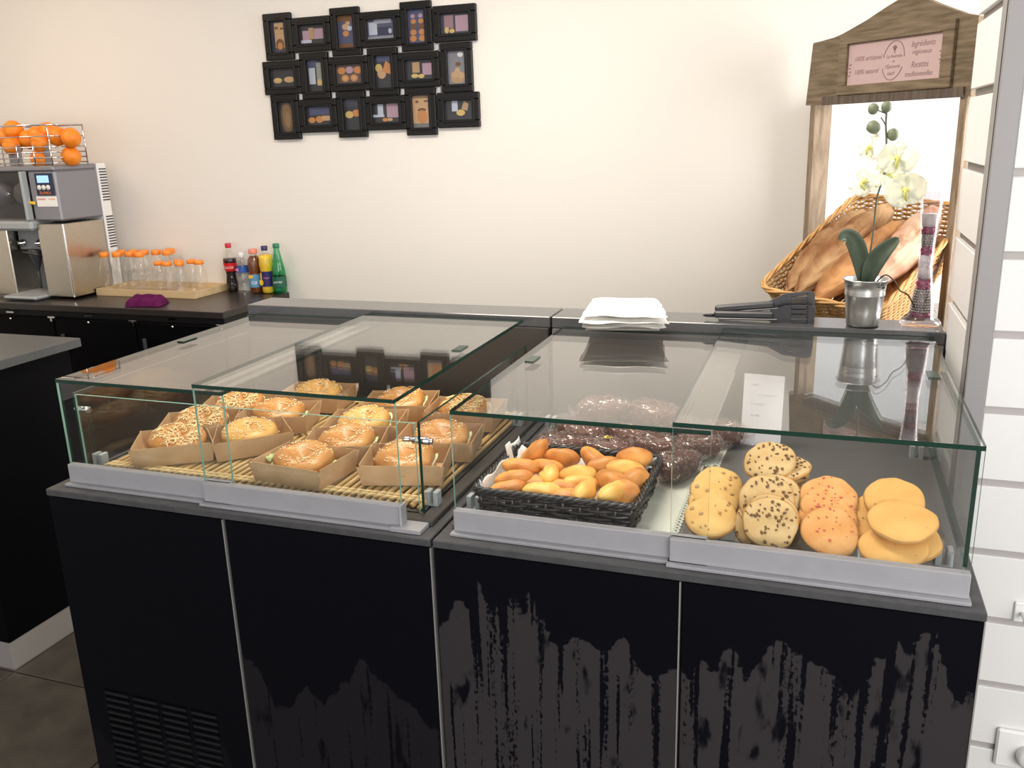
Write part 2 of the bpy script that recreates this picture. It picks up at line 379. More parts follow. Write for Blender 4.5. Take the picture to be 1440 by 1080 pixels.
def place(name, me, parent=None, loc=None, rot=None):
    o = bpy.data.objects.new(name, me); COL.objects.link(o)
    if parent is not None: o.parent = parent
    if loc is not None: o.location = loc
    if rot is not None: o.rotation_euler = rot
    return o

def empty(name, loc=(0, 0, 0), rot=(0, 0, 0)):
    e = bpy.data.objects.new(name, None); COL.objects.link(e); e.empty_display_size = .05
    e.location = loc; e.rotation_euler = rot; return e
def tag(o, label=None, cat=None, group=None, kind=None):
    if label: o['label'] = label
    if cat: o['category'] = cat
    if group: o['group'] = group
    if kind: o['kind'] = kind
    return o
def thing(name, label, cat, loc=(0, 0, 0), rot=(0, 0, 0), group=None):
    return tag(empty(name, loc, rot), label, cat, group)
def struct(o): o['kind'] = 'structure'; return o
def stuff(o): o['kind'] = 'stuff'; return o
def kids(o): return [c for c in bpy.data.objects if c.parent == o]
def copy_tree(o, ch, parent=None):
    c = o.copy(); COL.objects.link(c); c.parent = parent
    for k, sub in ch: copy_tree(k, sub, c)
    return c
def tree(o): return [(k, tree(k)) for k in kids(o)]

TMP = []
def text(s, size, m, parent, T, shear=0.0, align='CENTER', name='lettering', ext=0.0002, width=None):
    """flat lettering: text plane is local XY of the 4x4 matrix T"""
    cu = bpy.data.curves.new('t', 'FONT'); cu.body = s; cu.size = size; cu.shear = shear; cu.align_x = align; cu.align_y = 'CENTER'
    cu.extrude = ext; cu.resolution_u = 2
    ob = bpy.data.objects.new('t', cu); COL.objects.link(ob)
    dg = bpy.context.evaluated_depsgraph_get(); me = bpy.data.meshes.new_from_object(ob.evaluated_get(dg))
    bpy.data.objects.remove(ob); bpy.data.curves.remove(cu)
    if width:
        xs = [v.co.x for v in me.vertices]; w = max(xs) - min(xs)
        me.transform(Matrix.Diagonal((width / w, 1, 1, 1)))
    me.transform(T); me.materials.clear(); me.materials.append(m); me.name = name
    return place(name, me, parent)
def frame4(o, x, y):
    x = Vector(x).normalized(); y = Vector(y).normalized(); z = x.cross(y)
    return Matrix(((x.x, y.x, z.x, o[0]), (x.y, y.y, z.y, o[1]), (x.z, y.z, z.z, o[2]), (0, 0, 0, 1)))
def T4(loc=(0, 0, 0), R=None, s=1.0):
    m = (R.to_4x4() if R is not None else Matrix.Identity(4)); m = Matrix.Translation(loc) @ m
    return m @ Matrix.Diagonal((s, s, s, 1)) if s != 1.0 else m
rnd = random.Random(7)

# ------------------------------------------------------------------ room
wx0, wx1, wz0, wz1 = 1.565, 3.0, .98, 1.88
struct(MB().box(-3.2, wx0, 2.25, 2.37, -0.02, 2.8).box(wx1, 3.6, 2.25, 2.37, -.02, 2.8).box(wx0, wx1, 2.25, 2.37, -.02, wz0).box(wx0, wx1, 2.25, 2.37, wz1, 2.8).build('wall_back', K['wall']))
wn = struct(MB().box(wx0, wx1, 2.30, 2.306, wz0, wz1).build('window_1', K['windowglass']))
MB().box(wx0, wx0 + .03, 2.285, 2.32, wz0, wz1).box(wx1 - .04, wx1, 2.285, 2.32, wz0, wz1).box(wx0, wx1, 2.285, 2.32, wz0, wz0 + .04).box(wx0, wx1, 2.285, 2.32, wz1 - .04, wz1).build('window_frame', K['whiteplastic'], wn)
struct(MB().box(-3.32, -3.2, -3.6, 2.37, -0.02, 2.8).build('wall_left', K['wall']))
struct(MB().box(-3.32, 3.6, -3.6, 2.37, 2.8, 2.9).build('ceiling', K['ceiling']))
fl = struct(MB().box(-3.2, 3.6, -3.6, 2.25, -0.06, -0.008).build('floor', K['grout']))
tile_me = MB().box(-.2975, .2975, -.2975, .2975, -.008, 0.0, bev=.002).mesh('tile', K['tile'])
for i in range(-4, 7):
    for j in range(-7, 3):
        x, y = -.79 + .6 * i + .3, .43 + .6 * j + .3
        place('tile', tile_me, fl, (x, y, 0), (0, 0, PI / 2 * ((i * 3 + j) % 4)))

# slatwall pillar on the right: boards with grooves between, metal corner trim
pil = struct(MB().box(1.91, 3.4, .466, .836, 0, 2.795).build('wall_right', K['groovedark']))
zs = [1.546 + .15 * k for k in range(-11, 9)]
side = MB().box(1.90, 1.912, .516, .838, -.0665, .0665, bev=.0015).mesh('slat', K['slat'])
front = MB().box(1.935, 3.4, .455, .468, -.068, .068, bev=.002).mesh('slat', K['slat'])
liner = MB().box(1.935, 3.4, .4615, .468, -.008, .008).mesh('groove_liner', K['groove'])
for z in zs:
    if 0.07 < z + .075 < 2.72:
        place('slat', side, pil, (0, 0, z + .075)); place('slat', front, pil, (0, 0, z + .075))
    if 0.02 < z < 2.78: place('groove_liner', liner, pil, (0, 0, z))
MB().box(1.897, 1.912, .453, .516, 0, 2.79, bev=.002).box(1.897, 1.935, .450, .466, 0, 2.79, bev=.002).build('corner_trim', K['cornertrim'], pil)
sk = thing('wall_socket', 'white wall socket plate with a round knob low on the white slatted wall', 'socket', (2.075, .455, .355))
MB().box(-.042, .06, -.012, 0, -.045, .045, bev=.004).build('plate', K['whiteplastic'], sk)
MB().lathe([(.0, .0), (.024, .0), (.024, .018), (.018, .024), (0, .025)], 20, T=T4((.02, -.012, -.005), rotm(PI / 2))).build('knob', K['whiteplastic'], sk)
hk = thing('wall_hook', 'small white display hook clipped into the white slatted wall', 'hook', (2.045, .455, .675))
MB().box(-.012, .018, -.006, 0, -.022, .022, bev=.002).build('backplate', K['whiteplastic'], hk)
MB().tube([(0.003, -.004, 0), (0.003, -.04, -.004), (.003, -.05, .006)], .004).build('prong', K['whiteplastic'], hk)

# ------------------------------------------------------------------ counter on the left
lc = thing('service_counter', 'long black counter with dark grey top and pale plinth beside the pastry display', 'counter', (-.793, .436, 0))
MB().box(-1.85, .03, -.03, .459, .985, 1.015, bev=.002).build('worktop', K['top_dark'], lc)
MB().box(-1.82, 0, 0, .43, .10, .985).build('body', K['blacklam'], lc)
MB().box(-1.815, -.001, .001, .425, 0, .10, bev=.001).build('plinth', K['plinth'], lc)

# ------------------------------------------------------------------ back counter along the wall
bc = thing('back_counter', 'dark back counter with locked cabinet doors along the rear wall', 'counter', (-.821, 1.731, 0))
MB().box(-2.3, 0, 0, .517, .908, .94, bev=.003).build('worktop', K['top_brown'], bc)
MB().box(-2.28, -.02, .045, .51, .05, .905).build('body', K['bodydark'], bc)
MB().box(-2.28, -.02, .03, .045, .878, .908).build('lock_rail', K['bodydark'], bc)
for i in range(4):
    x1 = -.025 - .478 * i; x0 = x1 - .47
    d = MB().box(x0, x1, .012, .03, .08, .872, bev=.002).build('door', K['blacklam'], bc)
    xm = (x0 + x1) / 2 - .02
    MB().box(xm - .024, xm + .024, .006, .03, .889, .899, bev=.001).build('lock_plate', K['chrome'], bc)
    MB().lathe([(0, 0), (.006, 0), (.006, .01), (0, .012)], 10, T=T4((xm - .003, .013, .862), rotm(PI / 2))).build('lock', K['chrome'], d)
    MB().box(x1 - .022, x1 + .022, .004, .012, .874, .882, bev=.001).box(x1 - .006, x1 + .006, .002, .012, .858, .876, bev=.001).build('hinge', K['chrome'], d)
    MB().box(x0 + .04, x0 + .052, -.004, .012, .70, .80, bev=.002).build('handle', K['machdark'], d)

# ------------------------------------------------------------------ refrigerated display counters
def pane(x0, x1, y0, y1, z0, z1, axis, light=False):
    """a sheet of glass: faces clear, edges green"""
    m = MB().box(x0, x1, y0, y1, z0, z1)
    big = {'z': (0, 1), 'y': (2, 4), 'x': (3, 5)}[axis]
    m.mi = [0 if k in big else 1 for k in range(6)]
    return m
def clampb(parent, x, y, z=.903, h=.045):
    MB().box(x - .014, x - .004, y - .011, y + .011, z, z + h, bev=.001).box(x + .004, x + .014, y - .011, y + .011, z, z + h, bev=.001).box(
        x - .004, x + .004, y - .011, y + .011, z, z + .012).build('glass_clamp', K['bracket'], parent)

smears = [smear_mat('door_film_a', .30, .10, 3.1), smear_mat('door_film_b', .54, .30, 8.3), smear_mat('door_film_c', .745, 1.0, 1.7), smear_mat('door_film_d', .775, 1.0, 5.2)]
H = .903
def counter(name, label, x0, x1, films, deckmat, lids, vent):
    t = thing(name, label, 'display counter', (x0, 0, 0))
    W = x1 - x0; hw = W / 2
    MB().box(.004, W - .004, .022, .80, .06, .885).build('body', K['bodydark'], t)
    MB().box(.03, W - .03, .06, .78, 0, .06).build('plinth', K['bodydark'], t)
    MB().box(.002, W - .001, -.004, .80, .887, H, bev=.002).build('worktop', K['slab'], t)
    for i in range(2):
        d = MB().box(i * hw + .003, (i + 1) * hw - .003, 0, .02, .055, .884, bev=.0015).build('door', films[i], t)
        MB().box((i + 1) * hw - .0035, (i + 1) * hw - .0012, -.0012, .018, .055, .884).build('edge_strip', K['trimline'], d)
        if vent and i == 0:
            lm = MB().box(0, .072, -.004, .0, -.002, .002, bev=.0008).box(.002, .070, -.0008, .001, -.010, -.002, mi=1).mesh('louvre', [K['blacklam'], K['bodydark']])
            for c in range(4):
                for r_ in range(15):
                    place('louvre', lm, d, (.066 + .0835 * c, -.0002, .394 - .018 * r_ - .001 * c))
    MB().box(.02, W - .02, .05, .785, H, H + .012, bev=.002).build('deck', deckmat, t)
    MB().box(.006, W - .004, .785, .80, H, 1.144).build('back_panel', K['deckdark'] if vent else K['deck'], t)
    MB().box(.002, W - .001, .80, .918, .06, 1.144).build('rear_cabinet', K['bodydark'], t)
    MB().box(.001, W - .001, .798, .925, 1.144, 1.174, bev=.002).build('rear_shelf', K['shelf'], t)
    # fixed end panes held by clamps and a tie bar
    for xx in (.038, W - .052):
        for yy in (.13, .66): clampb(t, xx, yy, H + .002, .04)
    if vent:
        for xx in (.038, W - .052): pane(xx - .003, xx + .003, .083, .74, H + .012, 1.106, 'x').build('end_pane', [K['glass'], K['edge']], t)
        pane(.045, W - .06, .079, .084, H + .012, 1.104, 'y').build('inner_front_pane', [K['glass'], K['edgelight']], t)
        for xx, sg in ((.035, -1), (W - .049, 1)):
            MB().tube([(xx + .010 * sg, .10, 1.062), (xx - .026 * sg, .10, 1.062)], .0075, 12).tube([(xx + .010 * sg, .10, 1.062), (xx + .016 * sg, .10, 1.062)], .005, 10).tube(
                [(xx - .022 * sg, .100, 1.064), (xx - .036 * sg, .078, 1.07)], .005, 10).build('pane_connector', K['chrome'], t)
    else:
        pane(W - .034, W - .027, .056, .76, H + .045, 1.152, 'x').build('end_pane', [K['glass'], K['edge']], t)
    for (a, b, yf, zt) in lids:
        l = MB().box(a - x0, b - x0, yf - .012, yf + .006, .908, .951, bev=.0015).box(a - x0 - .003, b - x0 + .003, yf - .026, yf + .012, H, .909, bev=.001).build('sliding_rail', K['alu'], t)
        pane(a - x0, b - x0, yf - .003, yf + .003, .950, zt - .008, 'y').build('front_pane', [K['glass'], K['edgelight']], t)
        pane(a - x0, b - x0, yf - .004, .793, zt - .008, zt, 'z').build('top_pane', [K['glass'], K['edge']], t)
        gx = (a + .022 if a < x0 + .2 else b - .046) - x0
        MB().box(gx, gx + .022, .415, .468, zt + .0003, zt + .003, bev=.0008).build('grip_pad', K['edge'], t)
    return t
ct1 = counter('display_counter', 'black glass-topped display counter holding bagels on bamboo, left of the pair', .0, .951, smears[:2], K['deckdark'],
              [(.036, .475, .047, 1.149), (.413, .875, .036, 1.165)], True)
ct2 = counter('display_counter', 'black glass-topped display counter holding cookies and madeleines beside the white slatted pillar', .953, 1.898, smears[2:], K['deck'],
              [(.984, 1.462, .047, 1.149), (1.399, 1.873, .036, 1.163)], False)
# rail track sticking out past the left lids
MB().box(.86, .925, .008, .05, H, .912, bev=.001).build('rail_track', K['alu'], ct1)
MB().box(.875, .88, .02, .046, .908, .953, bev=.001).build('rail_end', K['alu'], ct1)

# ------------------------------------------------------------------ bamboo mat
bm_ = thing('bamboo_mat', 'bamboo slat mat lying under the bagel trays in the display case', 'mat', (0, 0, H + .012))
MX0, MX1, MY0, MY1 = .075, .885, .10, .735
ns = 46
st = MB().tube([(0, MY0 - .005, 0), (0, .3, .0006), (0, .5, -.0004), (0, MY1, 0)], .0066, 7, flat=.8).mesh('bamboo_stick', K['bamboo'])
for i in range(ns):
    x = MX0 + (MX1 - MX0) * i / (ns - 1)
    o = place('bamboo_stick', st, bm_, (x + rnd.uniform(-.001, .001), rnd.uniform(-.006, .003), .006 + rnd.uniform(0, .001)), (0, rnd.uniform(0, 6.28), rnd.uniform(-.006, .006)))
bb = MB()
for yy in (.108, .122, .415, .43, .70):
    for i in range(ns - 1):
        x = MX0 + (MX1 - MX0) * i / (ns - 1); dx = (MX1 - MX0) / (ns - 1); sg = 1 if (yy * 1000) % 2 < 1 else -1
        bb.tube([(x, yy - .007 * sg, .0115), (x + dx / 2, yy, .0145), (x + dx, yy + .007 * sg, .0115)], .0042, 6)
stuff(bb.build('binding', K['bambootip'], bm_))

# ------------------------------------------------------------------ kraft trays and bagels
def tray_mesh(L=.170, D=.132, h=.046):
    m = MB(); t = .0012; fl_ = .004
    m.box(-L / 2, L / 2, -D / 2, D / 2, 0, t)
    def wall(a, b, out, hh=h, lift=0):
        a = Vector(a); b = Vector(b); o = Vector(out); up = Vector((0, 0, hh)) + o * fl_
        q = [a, b, b + up, a + up]; n = o.normalized() * t
        m.add(q + [p + n for p in q], [(0, 1, 2, 3), (7, 6, 5, 4), (0, 4, 5, 1), (1, 5, 6, 2), (2, 6, 7, 3), (3, 7, 4, 0)])
    wall((-L / 2, -D / 2, 0), (L / 2, -D / 2, 0), (0, -1, 0))
    wall((L / 2, D / 2, 0), (-L / 2, D / 2, 0), (0, 1, 0))
    wall((L / 2, -D / 2, 0), (L / 2, D / 2, 0), (1, 0, 0), h * 1.02)
    wall((-L / 2, D / 2, 0), (-L / 2, -D / 2, 0), (-1, 0, 0), h * 1.02)
    for sx in (-1, 1):
        for sy in (-1, 1):      # glued corner tabs
            a = Vector((sx * L / 2, sy * D / 2, 0)); m.add([a, a + Vector((-sx * .03, 0, 0)), a + Vector((-sx * .024, sy * .006, h * .9)), a + Vector((sx * .009, sy * .009, h))], [(0, 1, 2, 3)])
    return m.mesh('tray_shell', K['kraft'])
TRAY = tray_mesh()
def ring_profile(n, R, hgt, z0, hole):
    P = []
    for i in range(n + 1):
        u = i / n; r = R * (1 - u)
        rm = R * .58
        if r >= rm: z = hgt * math.sqrt(max(0, 1 - ((r - rm) / (R - rm)) ** 2))
        else: z = hgt * (1 - hole * (1 - (r / rm)) ** 1.3)
        P.append((r, z0 + z))
    return P
def bagel_parts(seed, pale):
    rr = random.Random(seed); R = .068
    def warp(m, amt, fq):
        m.v = [tuple(Vector(v) + Vector((noise.noise(Vector(v) * fq + Vector((seed, 0, 0))), noise.noise(Vector(v) * fq + Vector((0, seed, 5))), .6 * noise.noise(Vector(v) * fq + Vector((3, 1, seed))))) * amt) for v in m.v]
        return m
    prof = [(R * .3, .026), (R * .97, .026)] + ring_profile(14, R, .024, .027, .85)
    top = warp(MB().lathe(prof, 36), .006, 22)
    bot = warp(MB().lathe([(0, .0), (R * .85, .0), (R * .98, .007), (R, .015), (R * .94, .020), (0, .020)], 30), .003, 22)
    let = MB()
    def fn(u, v):
        a = 2 * PI * u; r = R * (.55 + .45 * v + .07 * sin(a * 7 + seed) * v); return (r * cos(a), r * sin(a), .0225 + .005 * sin(a * 11 + seed * 2) * v + .002)
    let.grid(fn, 60, 3)
    sc = MB().lathe([(0, .020), (R * .95, .0195), (R * .99, .023), (R * .95, .027), (0, .027)], 30)
    sd = MB()
    if pale == 'cheese':
        for k in range(70):
            a = rr.uniform(0, 6.28); r = R * math.sqrt(rr.uniform(0, .8)); z = zat(r, R)
            d = rr.uniform(0, 3.14); L = rr.uniform(.008, .018)
            sd.tube([(r * cos(a) + L * q * cos(d + q), r * sin(a) + L * q * sin(d + q), zat(math.hypot(r * cos(a) + L * q * cos(d + q), r * sin(a) + L * q * sin(d + q)), R) + .0024) for q in (-1, -.3, .3, 1)], .0014, 4)
    else:
        for k in range(150):
            a = rr.uniform(0, 6.28); r = R * (.3 + .62 * rr.random()); z = zat(r, R)
            sd.blob(.0027, .0016, .0011, 5, 4, T=T4((r * cos(a), r * sin(a), z + .001), rotm(0, 0, rr.uniform(0, 3))))
    return top, bot, let, sc, sd
def zat(r, R):
    rm = R * .58
    if r >= R: return .027
    return .027 + (.024 * math.sqrt(max(0, 1 - ((r - rm) / (R - rm)) ** 2)) if r >= rm else .024 * (1 - .85 * (1 - r / rm) ** 1.3))
kinds = {}
for kd, mk in (('cheese', 'bagel'), ('sesame', 'bagel'), ('plain', 'bagelpale')):
    tp, bt, lt, sc, sd = bagel_parts({'cheese': 2.3, 'sesame': 5.1, 'plain': 8.8}[kd], kd)
    kinds[kd] = (tp.mesh('bun_top', K[mk]), bt.mesh('bun_base', K['bagelpale']), lt.mesh('lettuce', K['lettuce']), sc.mesh('filling', K['sauce']), sd.mesh('topping', K['cheese' if kd == 'cheese' else 'seed']))
ZM = H + .012 + .0155
# x, y, tray rotation (deg), kind, label words
B = [(.205, .200, 32, 'cheese', 'cheese-topped bagel at the left front corner of the bamboo mat'),
     (.168, .335, 28, 'cheese', 'cheese-topped bagel second from the front along the left glass'),
     (.345, .290, 44, 'plain', 'pale flat bagel in the front middle'),
     (.172, .490, 20, 'cheese', 'glossy cheese-topped bagel third from the front along the left glass'),
     (.318, .455, 16, 'sesame', 'sesame bagel behind the pale flat one'),
     (.318, .640, 6, 'plain', 'plain bagel farthest back in the middle of the left case'),
     (.575, .168, -5, 'sesame', 'sesame bagel at the front with lettuce spilling from its left side'),
     (.600, .305, 18, 'sesame', 'bagel with a sesame ring behind the lettuce-spilling one'),
     (.578, .445, 14, 'plain', 'pale seeded bagel third in the column behind the lettuce-spilling one'),
     (.585, .620, 14, 'sesame', 'golden bagel at the back of its column under the dark picture reflections'),
     (.792, .232, 15, 'sesame', 'big sesame bagel in the right front tray by the glass post'),
     (.803, .385, 10, 'sesame', 'sesame-rimmed bagel directly behind the right front one'),
     (.780, .600, 6, 'cheese', 'tilted cheese-topped bagel at the right rear of the bamboo mat')]
for i, (x, y, rz, kd, lab) in enumerate(B):
    tr = place('cardboard_tray', TRAY, None, (x, y, ZM), (0, 0, math.radians(rz)))
    tag(tr, 'card tray of the ' + lab.replace('directly ', '').replace(' of the bamboo mat', '').replace(' under the dark picture reflections', '').replace('behind the lettuce-spilling one', 'behind the lettuce one').replace(', left of the lettuce-spilling one', ''), 'tray', 'kraft card trays on the bamboo mat')
    rr = math.radians(rz)
    tilt = rnd.uniform(.05, .22)
    b = thing('bagel', lab, 'bagel', (x + .004 * sin(i * 3), y + .003, ZM + .0075), (tilt, rnd.uniform(-.10, .10), rr + rnd.uniform(-.2, .2)), 'bagels in the left case')
    tpm, btm, ltm, scm, sdm = kinds[kd]
    place('bun_base', btm, b); place('filling', scm, b); place('lettuce', ltm, b); place('bun_top', tpm, b); stuff(place('topping', sdm, b))
    if 'spilling' in lab and kd == 'sesame' and i == 6:
        lf = MB()
        for k in range(4):
            lf.grid(lambda u, v: (-.058 - .028 * u + .006 * k, -.015 + .012 * k + .018 * (v - .5), .027 - .004 * u + .006 * sin(u * 7 + v * 9 + k)), 8, 6)
        lf.build('lettuce', K['lettuce'], b)

# ------------------------------------------------------------------ woven basket helper
def woven(m, hx, hy, hx2, hy2, z0, z1, rows, r, n, amp, stakes=True, mi=0, flat=1.0, T=None, cr=.03):
    def per(s, ax, ay):     # rounded-rectangle perimeter point + outward normal
        s = s % 1.0
        L = [2 * ax, 2 * ay, 2 * ax, 2 * ay]; d = s * sum(L)
        c = min(cr, ax * .6, ay * .6)
        if d < L[0]: p = Vector((-ax + d, -ay, 0)); nn = Vector((0, -1, 0))
        elif d < L[0] + L[1]: p = Vector((ax, -ay + d - L[0], 0)); nn = Vector((1, 0, 0))
        elif d < 2 * L[0] + L[1]: p = Vector((ax - (d - L[0] - L[1]), ay, 0)); nn = Vector((0, 1, 0))
        else: p = Vector((-ax, ay - (d - 2 * L[0] - L[1]), 0)); nn = Vector((-1, 0, 0))
        qx = max(abs(p.x) - (ax - c), 0); qy = max(abs(p.y) - (ay - c), 0)
        if qx > 0 and qy > 0:
            q = Vector((qx, qy)).normalized() * c
            p = Vector((math.copysign(ax - c + q.x, p.x), math.copysign(ay - c + q.y, p.y), 0)); nn = Vector((math.copysign(q.x, p.x), math.copysign(q.y, p.y), 0)).normalized()
        return p, nn
    for j in range(rows):
        f = (j + .5) / rows; ax = hx2 + (hx - hx2) * f; ay = hy2 + (hy - hy2) * f; z = z0 + (z1 - z0) * f
        pts = []
        for k in range(2 * n):
            p, nn = per(k / (2 * n), ax, ay); w = amp * (1 if ((k // 2) + j) % 2 else -1)
            pts.append(p + nn * w + Vector((0, 0, z)))
        m.tube(pts, r, 5, closed=True, mi=mi, flat=flat, T=T)
    if stakes:
        for k in range(n):
            s = (2 * k + .5) / (2 * n)
            a, _ = per(s, hx2, hy2); b, _ = per(s, hx, hy)
            m.tube([a + Vector((0, 0, z0)), b + Vector((0, 0, z1))], r * .8, 5, mi=mi, T=T)
    return per

# ------------------------------------------------------------------ black basket of madeleines
ZD = H + .0125
bk = thing('wicker_basket', 'low black wicker basket lined with white paper holding the madeleines', 'basket', (1.168, .213, ZD))
wv = MB(); per = woven(wv, .158, .132, .150, .122, .006, .060, 6, .0048, 34, .0028, flat=.55, cr=.02)
stuff(wv.build('weave', K['blackwicker'], bk))
rm = MB()
for ph in (0, 2.1, 4.2):
    pts = []
    for k in range(160):
        p, nn = per(k / 160, .160, .134); a = k * .9 + ph; pts.append(p + nn * (.004 * cos(a)) + Vector((0, 0, .063 + .004 * sin(a))))
    rm.tube(pts, .0042, 5, closed=True)
rm.build('rim', K['blackwicker'], bk)
MB().box(-.148, .148, -.120, .120, 0, .006, bev=.002).build('basket_base', K['blackwicker'], bk)
pl = thing('paper_liner', 'crumpled white paper lining inside the black madeleine basket', 'paper', (1.168, .213, ZD + .0065))
lm = MB()
def liner_fn(u, v):
    x = (u - .5) * .296; y = (v - .5) * .244; e = max(abs(u - .5), abs(v - .5)) * 2
    z = .001
    if e > .86:
        z += (e - .86) / .14 * (.045 + .012 * noise.noise(Vector((u * 9, v * 9, 1)))) + (.018 * max(0, 1 - (u * 6) ** 2 - ((v - .95) * 5) ** 2) if e > .97 else 0)
        k = .94 + .02 * noise.noise(Vector((u * 12, v * 12, 3))); x *= k; y *= k
    return (x, y, z)
lm.grid(liner_fn, 40, 36, thick=.0006); lm.build('sheet', K['paper'], pl)
lm = MB()
lm.grid(lambda u, v: (-.150 - .01 * u + .004 * sin(v * 9), .055 + .085 * v, .030 + .052 * u * (1 - .25 * v) + .006 * sin(v * 8)), 8, 10, thick=.0006)
lm.grid(lambda u, v: (-.149 - .004 * u, -.10 + .15 * v, .03 + .030 * u + .004 * sin(v * 11)), 6, 12, thick=.0006)
lm.grid(lambda u, v: (-.148 + .02 * v, -.121 - .004 * u, .035 + .042 * u * (1 - v)), 6, 6, thick=.0006)
lm.grid(lambda u, v: (.118 + .036 * u, .118 - .01 * v, .045 + .022 * v + .004 * sin(u * 6)), 6, 6, thick=.0006)
lm.build('paper_flap', K['paper'], pl)
def madeleine(seed, mk):
    m = MB()
    def sh(q, d):
        q = Vector((math.copysign(abs(q.x / .034) ** .82, q.x) * .034, q.y, q.z)); t = (q.x / .034 + 1) / 2      # 0 tail .. 1 head
        wd = (.70 + .45 * t - .12 * t * t)
        y = q.y * wd
        if d.z < 0:                                 # ribbed shell side
            rib = cos(math.atan2(y, (q.x + .045)) * 22)
            z = q.z * .75 + .0016 * rib * (-d.z)
        else:
            z = q.z * .8 + .006 * math.exp(-((q.x - .002) ** 2 + y * y) / .00022) * d.z
        return Vector((q.x, y, z))
    m.blob(.034, .0235, .019, 28, 14, .05, 2.5, seed, shape=sh)
    return m.mesh('madeleine', K[mk])
MM = [madeleine(1.1, 'madeleine'), madeleine(4.2, 'madpale'), madeleine(7.7, 'madeleine')]
# x, y, z, rx, ry, rz, mesh, label
MD = [(1.062, .125, .972, 2.9, -.25, .4, 0, 'madeleine lowest in the near left corner of the black basket'),
      (1.068, .152, .984, 2.8, -.15, .3, 2, 'browned madeleine resting on the lowest one at the basket left side'),
      (1.066, .202, .990, 2.9, .1, .25, 0, 'madeleine halfway along the left paper wall, blunt end to the right'),
      (1.072, .270, .996, 2.6, -.75, .5, 0, 'madeleine standing with its pointed tail up at the far left corner'),
      (1.132, .272, .992, 2.35, .0, .0, 0, 'large ribbed madeleine in the back row, its shell ridges facing forward'),
      (1.110, .232, .982, 2.9, -.1, -.4, 2, 'dark madeleine lying just below the large ribbed one'),
      (1.130, .182, .984, 2.3, .2, 1.9, 1, 'round yellow-ended madeleine left of the basket centre'),
      (1.112, .158, .974, 3.0, .1, .2, 0, 'small partly buried madeleine below the round yellow-ended one'),
      (1.136, .122, .976, 3.0, .0, .15, 1, 'pale madeleine in front row touching the near rim, left of centre'),
      (1.183, .208, .980, .25, -.1, .1, 1, 'madeleine with a pale greenish-yellow end at the basket centre'),
      (1.172, .158, .972, 2.9, .1, .1, 2, 'brown madeleine lying flat in the hollow at the basket centre'),
      (1.200, .176, .976, 2.7, .2, .5, 1, 'yellow madeleine tip between the centre hollow and the front fan'),
      (1.178, .120, .970, 3.0, -.1, 0, 2, 'brown madeleine half hidden left of the upright fan in front'),
      (1.219, .122, .984, 2.0, .1, 1.5, 1, 'bright yellow madeleine propped upright like a fan at the front'),
      (1.197, .288, .990, 2.6, .2, -.7, 0, 'madeleine at the back right of centre showing its bump'),
      (1.232, .256, .986, .4, .1, .4, 2, 'smooth brown madeleine leaning right of the back centre one'),
      (1.280, .296, .996, .2, -.1, -.2, 0, 'madeleine with a raised hump at the far right of the basket'),
      (1.276, .232, .992, .3, .1, 0, 1, 'golden madeleine second from the back on the right side'),
      (1.300, .205, .982, .5, -.2, 1.2, 2, 'madeleine tucked against the right paper wall'),
      (1.262, .178, .986, .6, .2, -.5, 0, 'long brown madeleine lying across the right side of the pile'),
      (1.288, .148, .982, .9, .1, -.5, 2, 'brown madeleine sloping down to the near right corner'),
      (1.272, .132, .986, 2.6, 0, 1.2, 1, 'yellow madeleine peeping over the near rim at right')]
for x, y, z, rx, ry, rz, mi, lab in MD:
    o = tag(place('madeleine', MM[mi], None, (x, y, z - .004), (rx, ry, rz)), lab, 'madeleine', 'madeleines in the black basket'); o.scale = (1.18, 1.2, 1.12)

# ------------------------------------------------------------------ doilies
def doily(name, label, x, y, hx, hy, rz):
    t = thing(name, label, 'doily', (x, y, ZD), (0, 0, rz))
    MB().box(-hx, hx, -hy, hy, 0, .0008).build('sheet', K['doily'], t)
    m = MB(); r = .0075
    for sx, sy, n, dx, dy in ((-1, -1, int(2 * hx / .013), 1, 0), (-1, 1, int(2 * hx / .013), 1, 0), (-1, -1, int(2 * hy / .013), 0, 1), (1, -1, int(2 * hy / .013), 0, 1)):
        for k in range(n + 1):
            px = sx * hx + dx * 2 * hx * k / n + (0 if dx else sx * .006); py = sy * hy + dy * 2 * hy * k / n + (0 if dy else sy * .006)
            vs = [(px + rr_ * cos(2 * PI * q / 10), py + rr_ * sin(2 * PI * q / 10), .0005) for rr_ in (.0028, r) for q in range(10)]; m.add(vs, [(q, (q + 1) % 10, 10 + (q + 1) % 10, 10 + q) for q in range(10)])
    stuff(m.build('lace_edge', K['doily'], t))
doily('paper_doily', 'lace-edged white doily under the right end of the black basket', 1.262, .30, .125, .205, 0)
doily('paper_doily', 'lace-edged white doily under the wrapped dark cakes at the back', 1.26, .60, .165, .10, -.04)

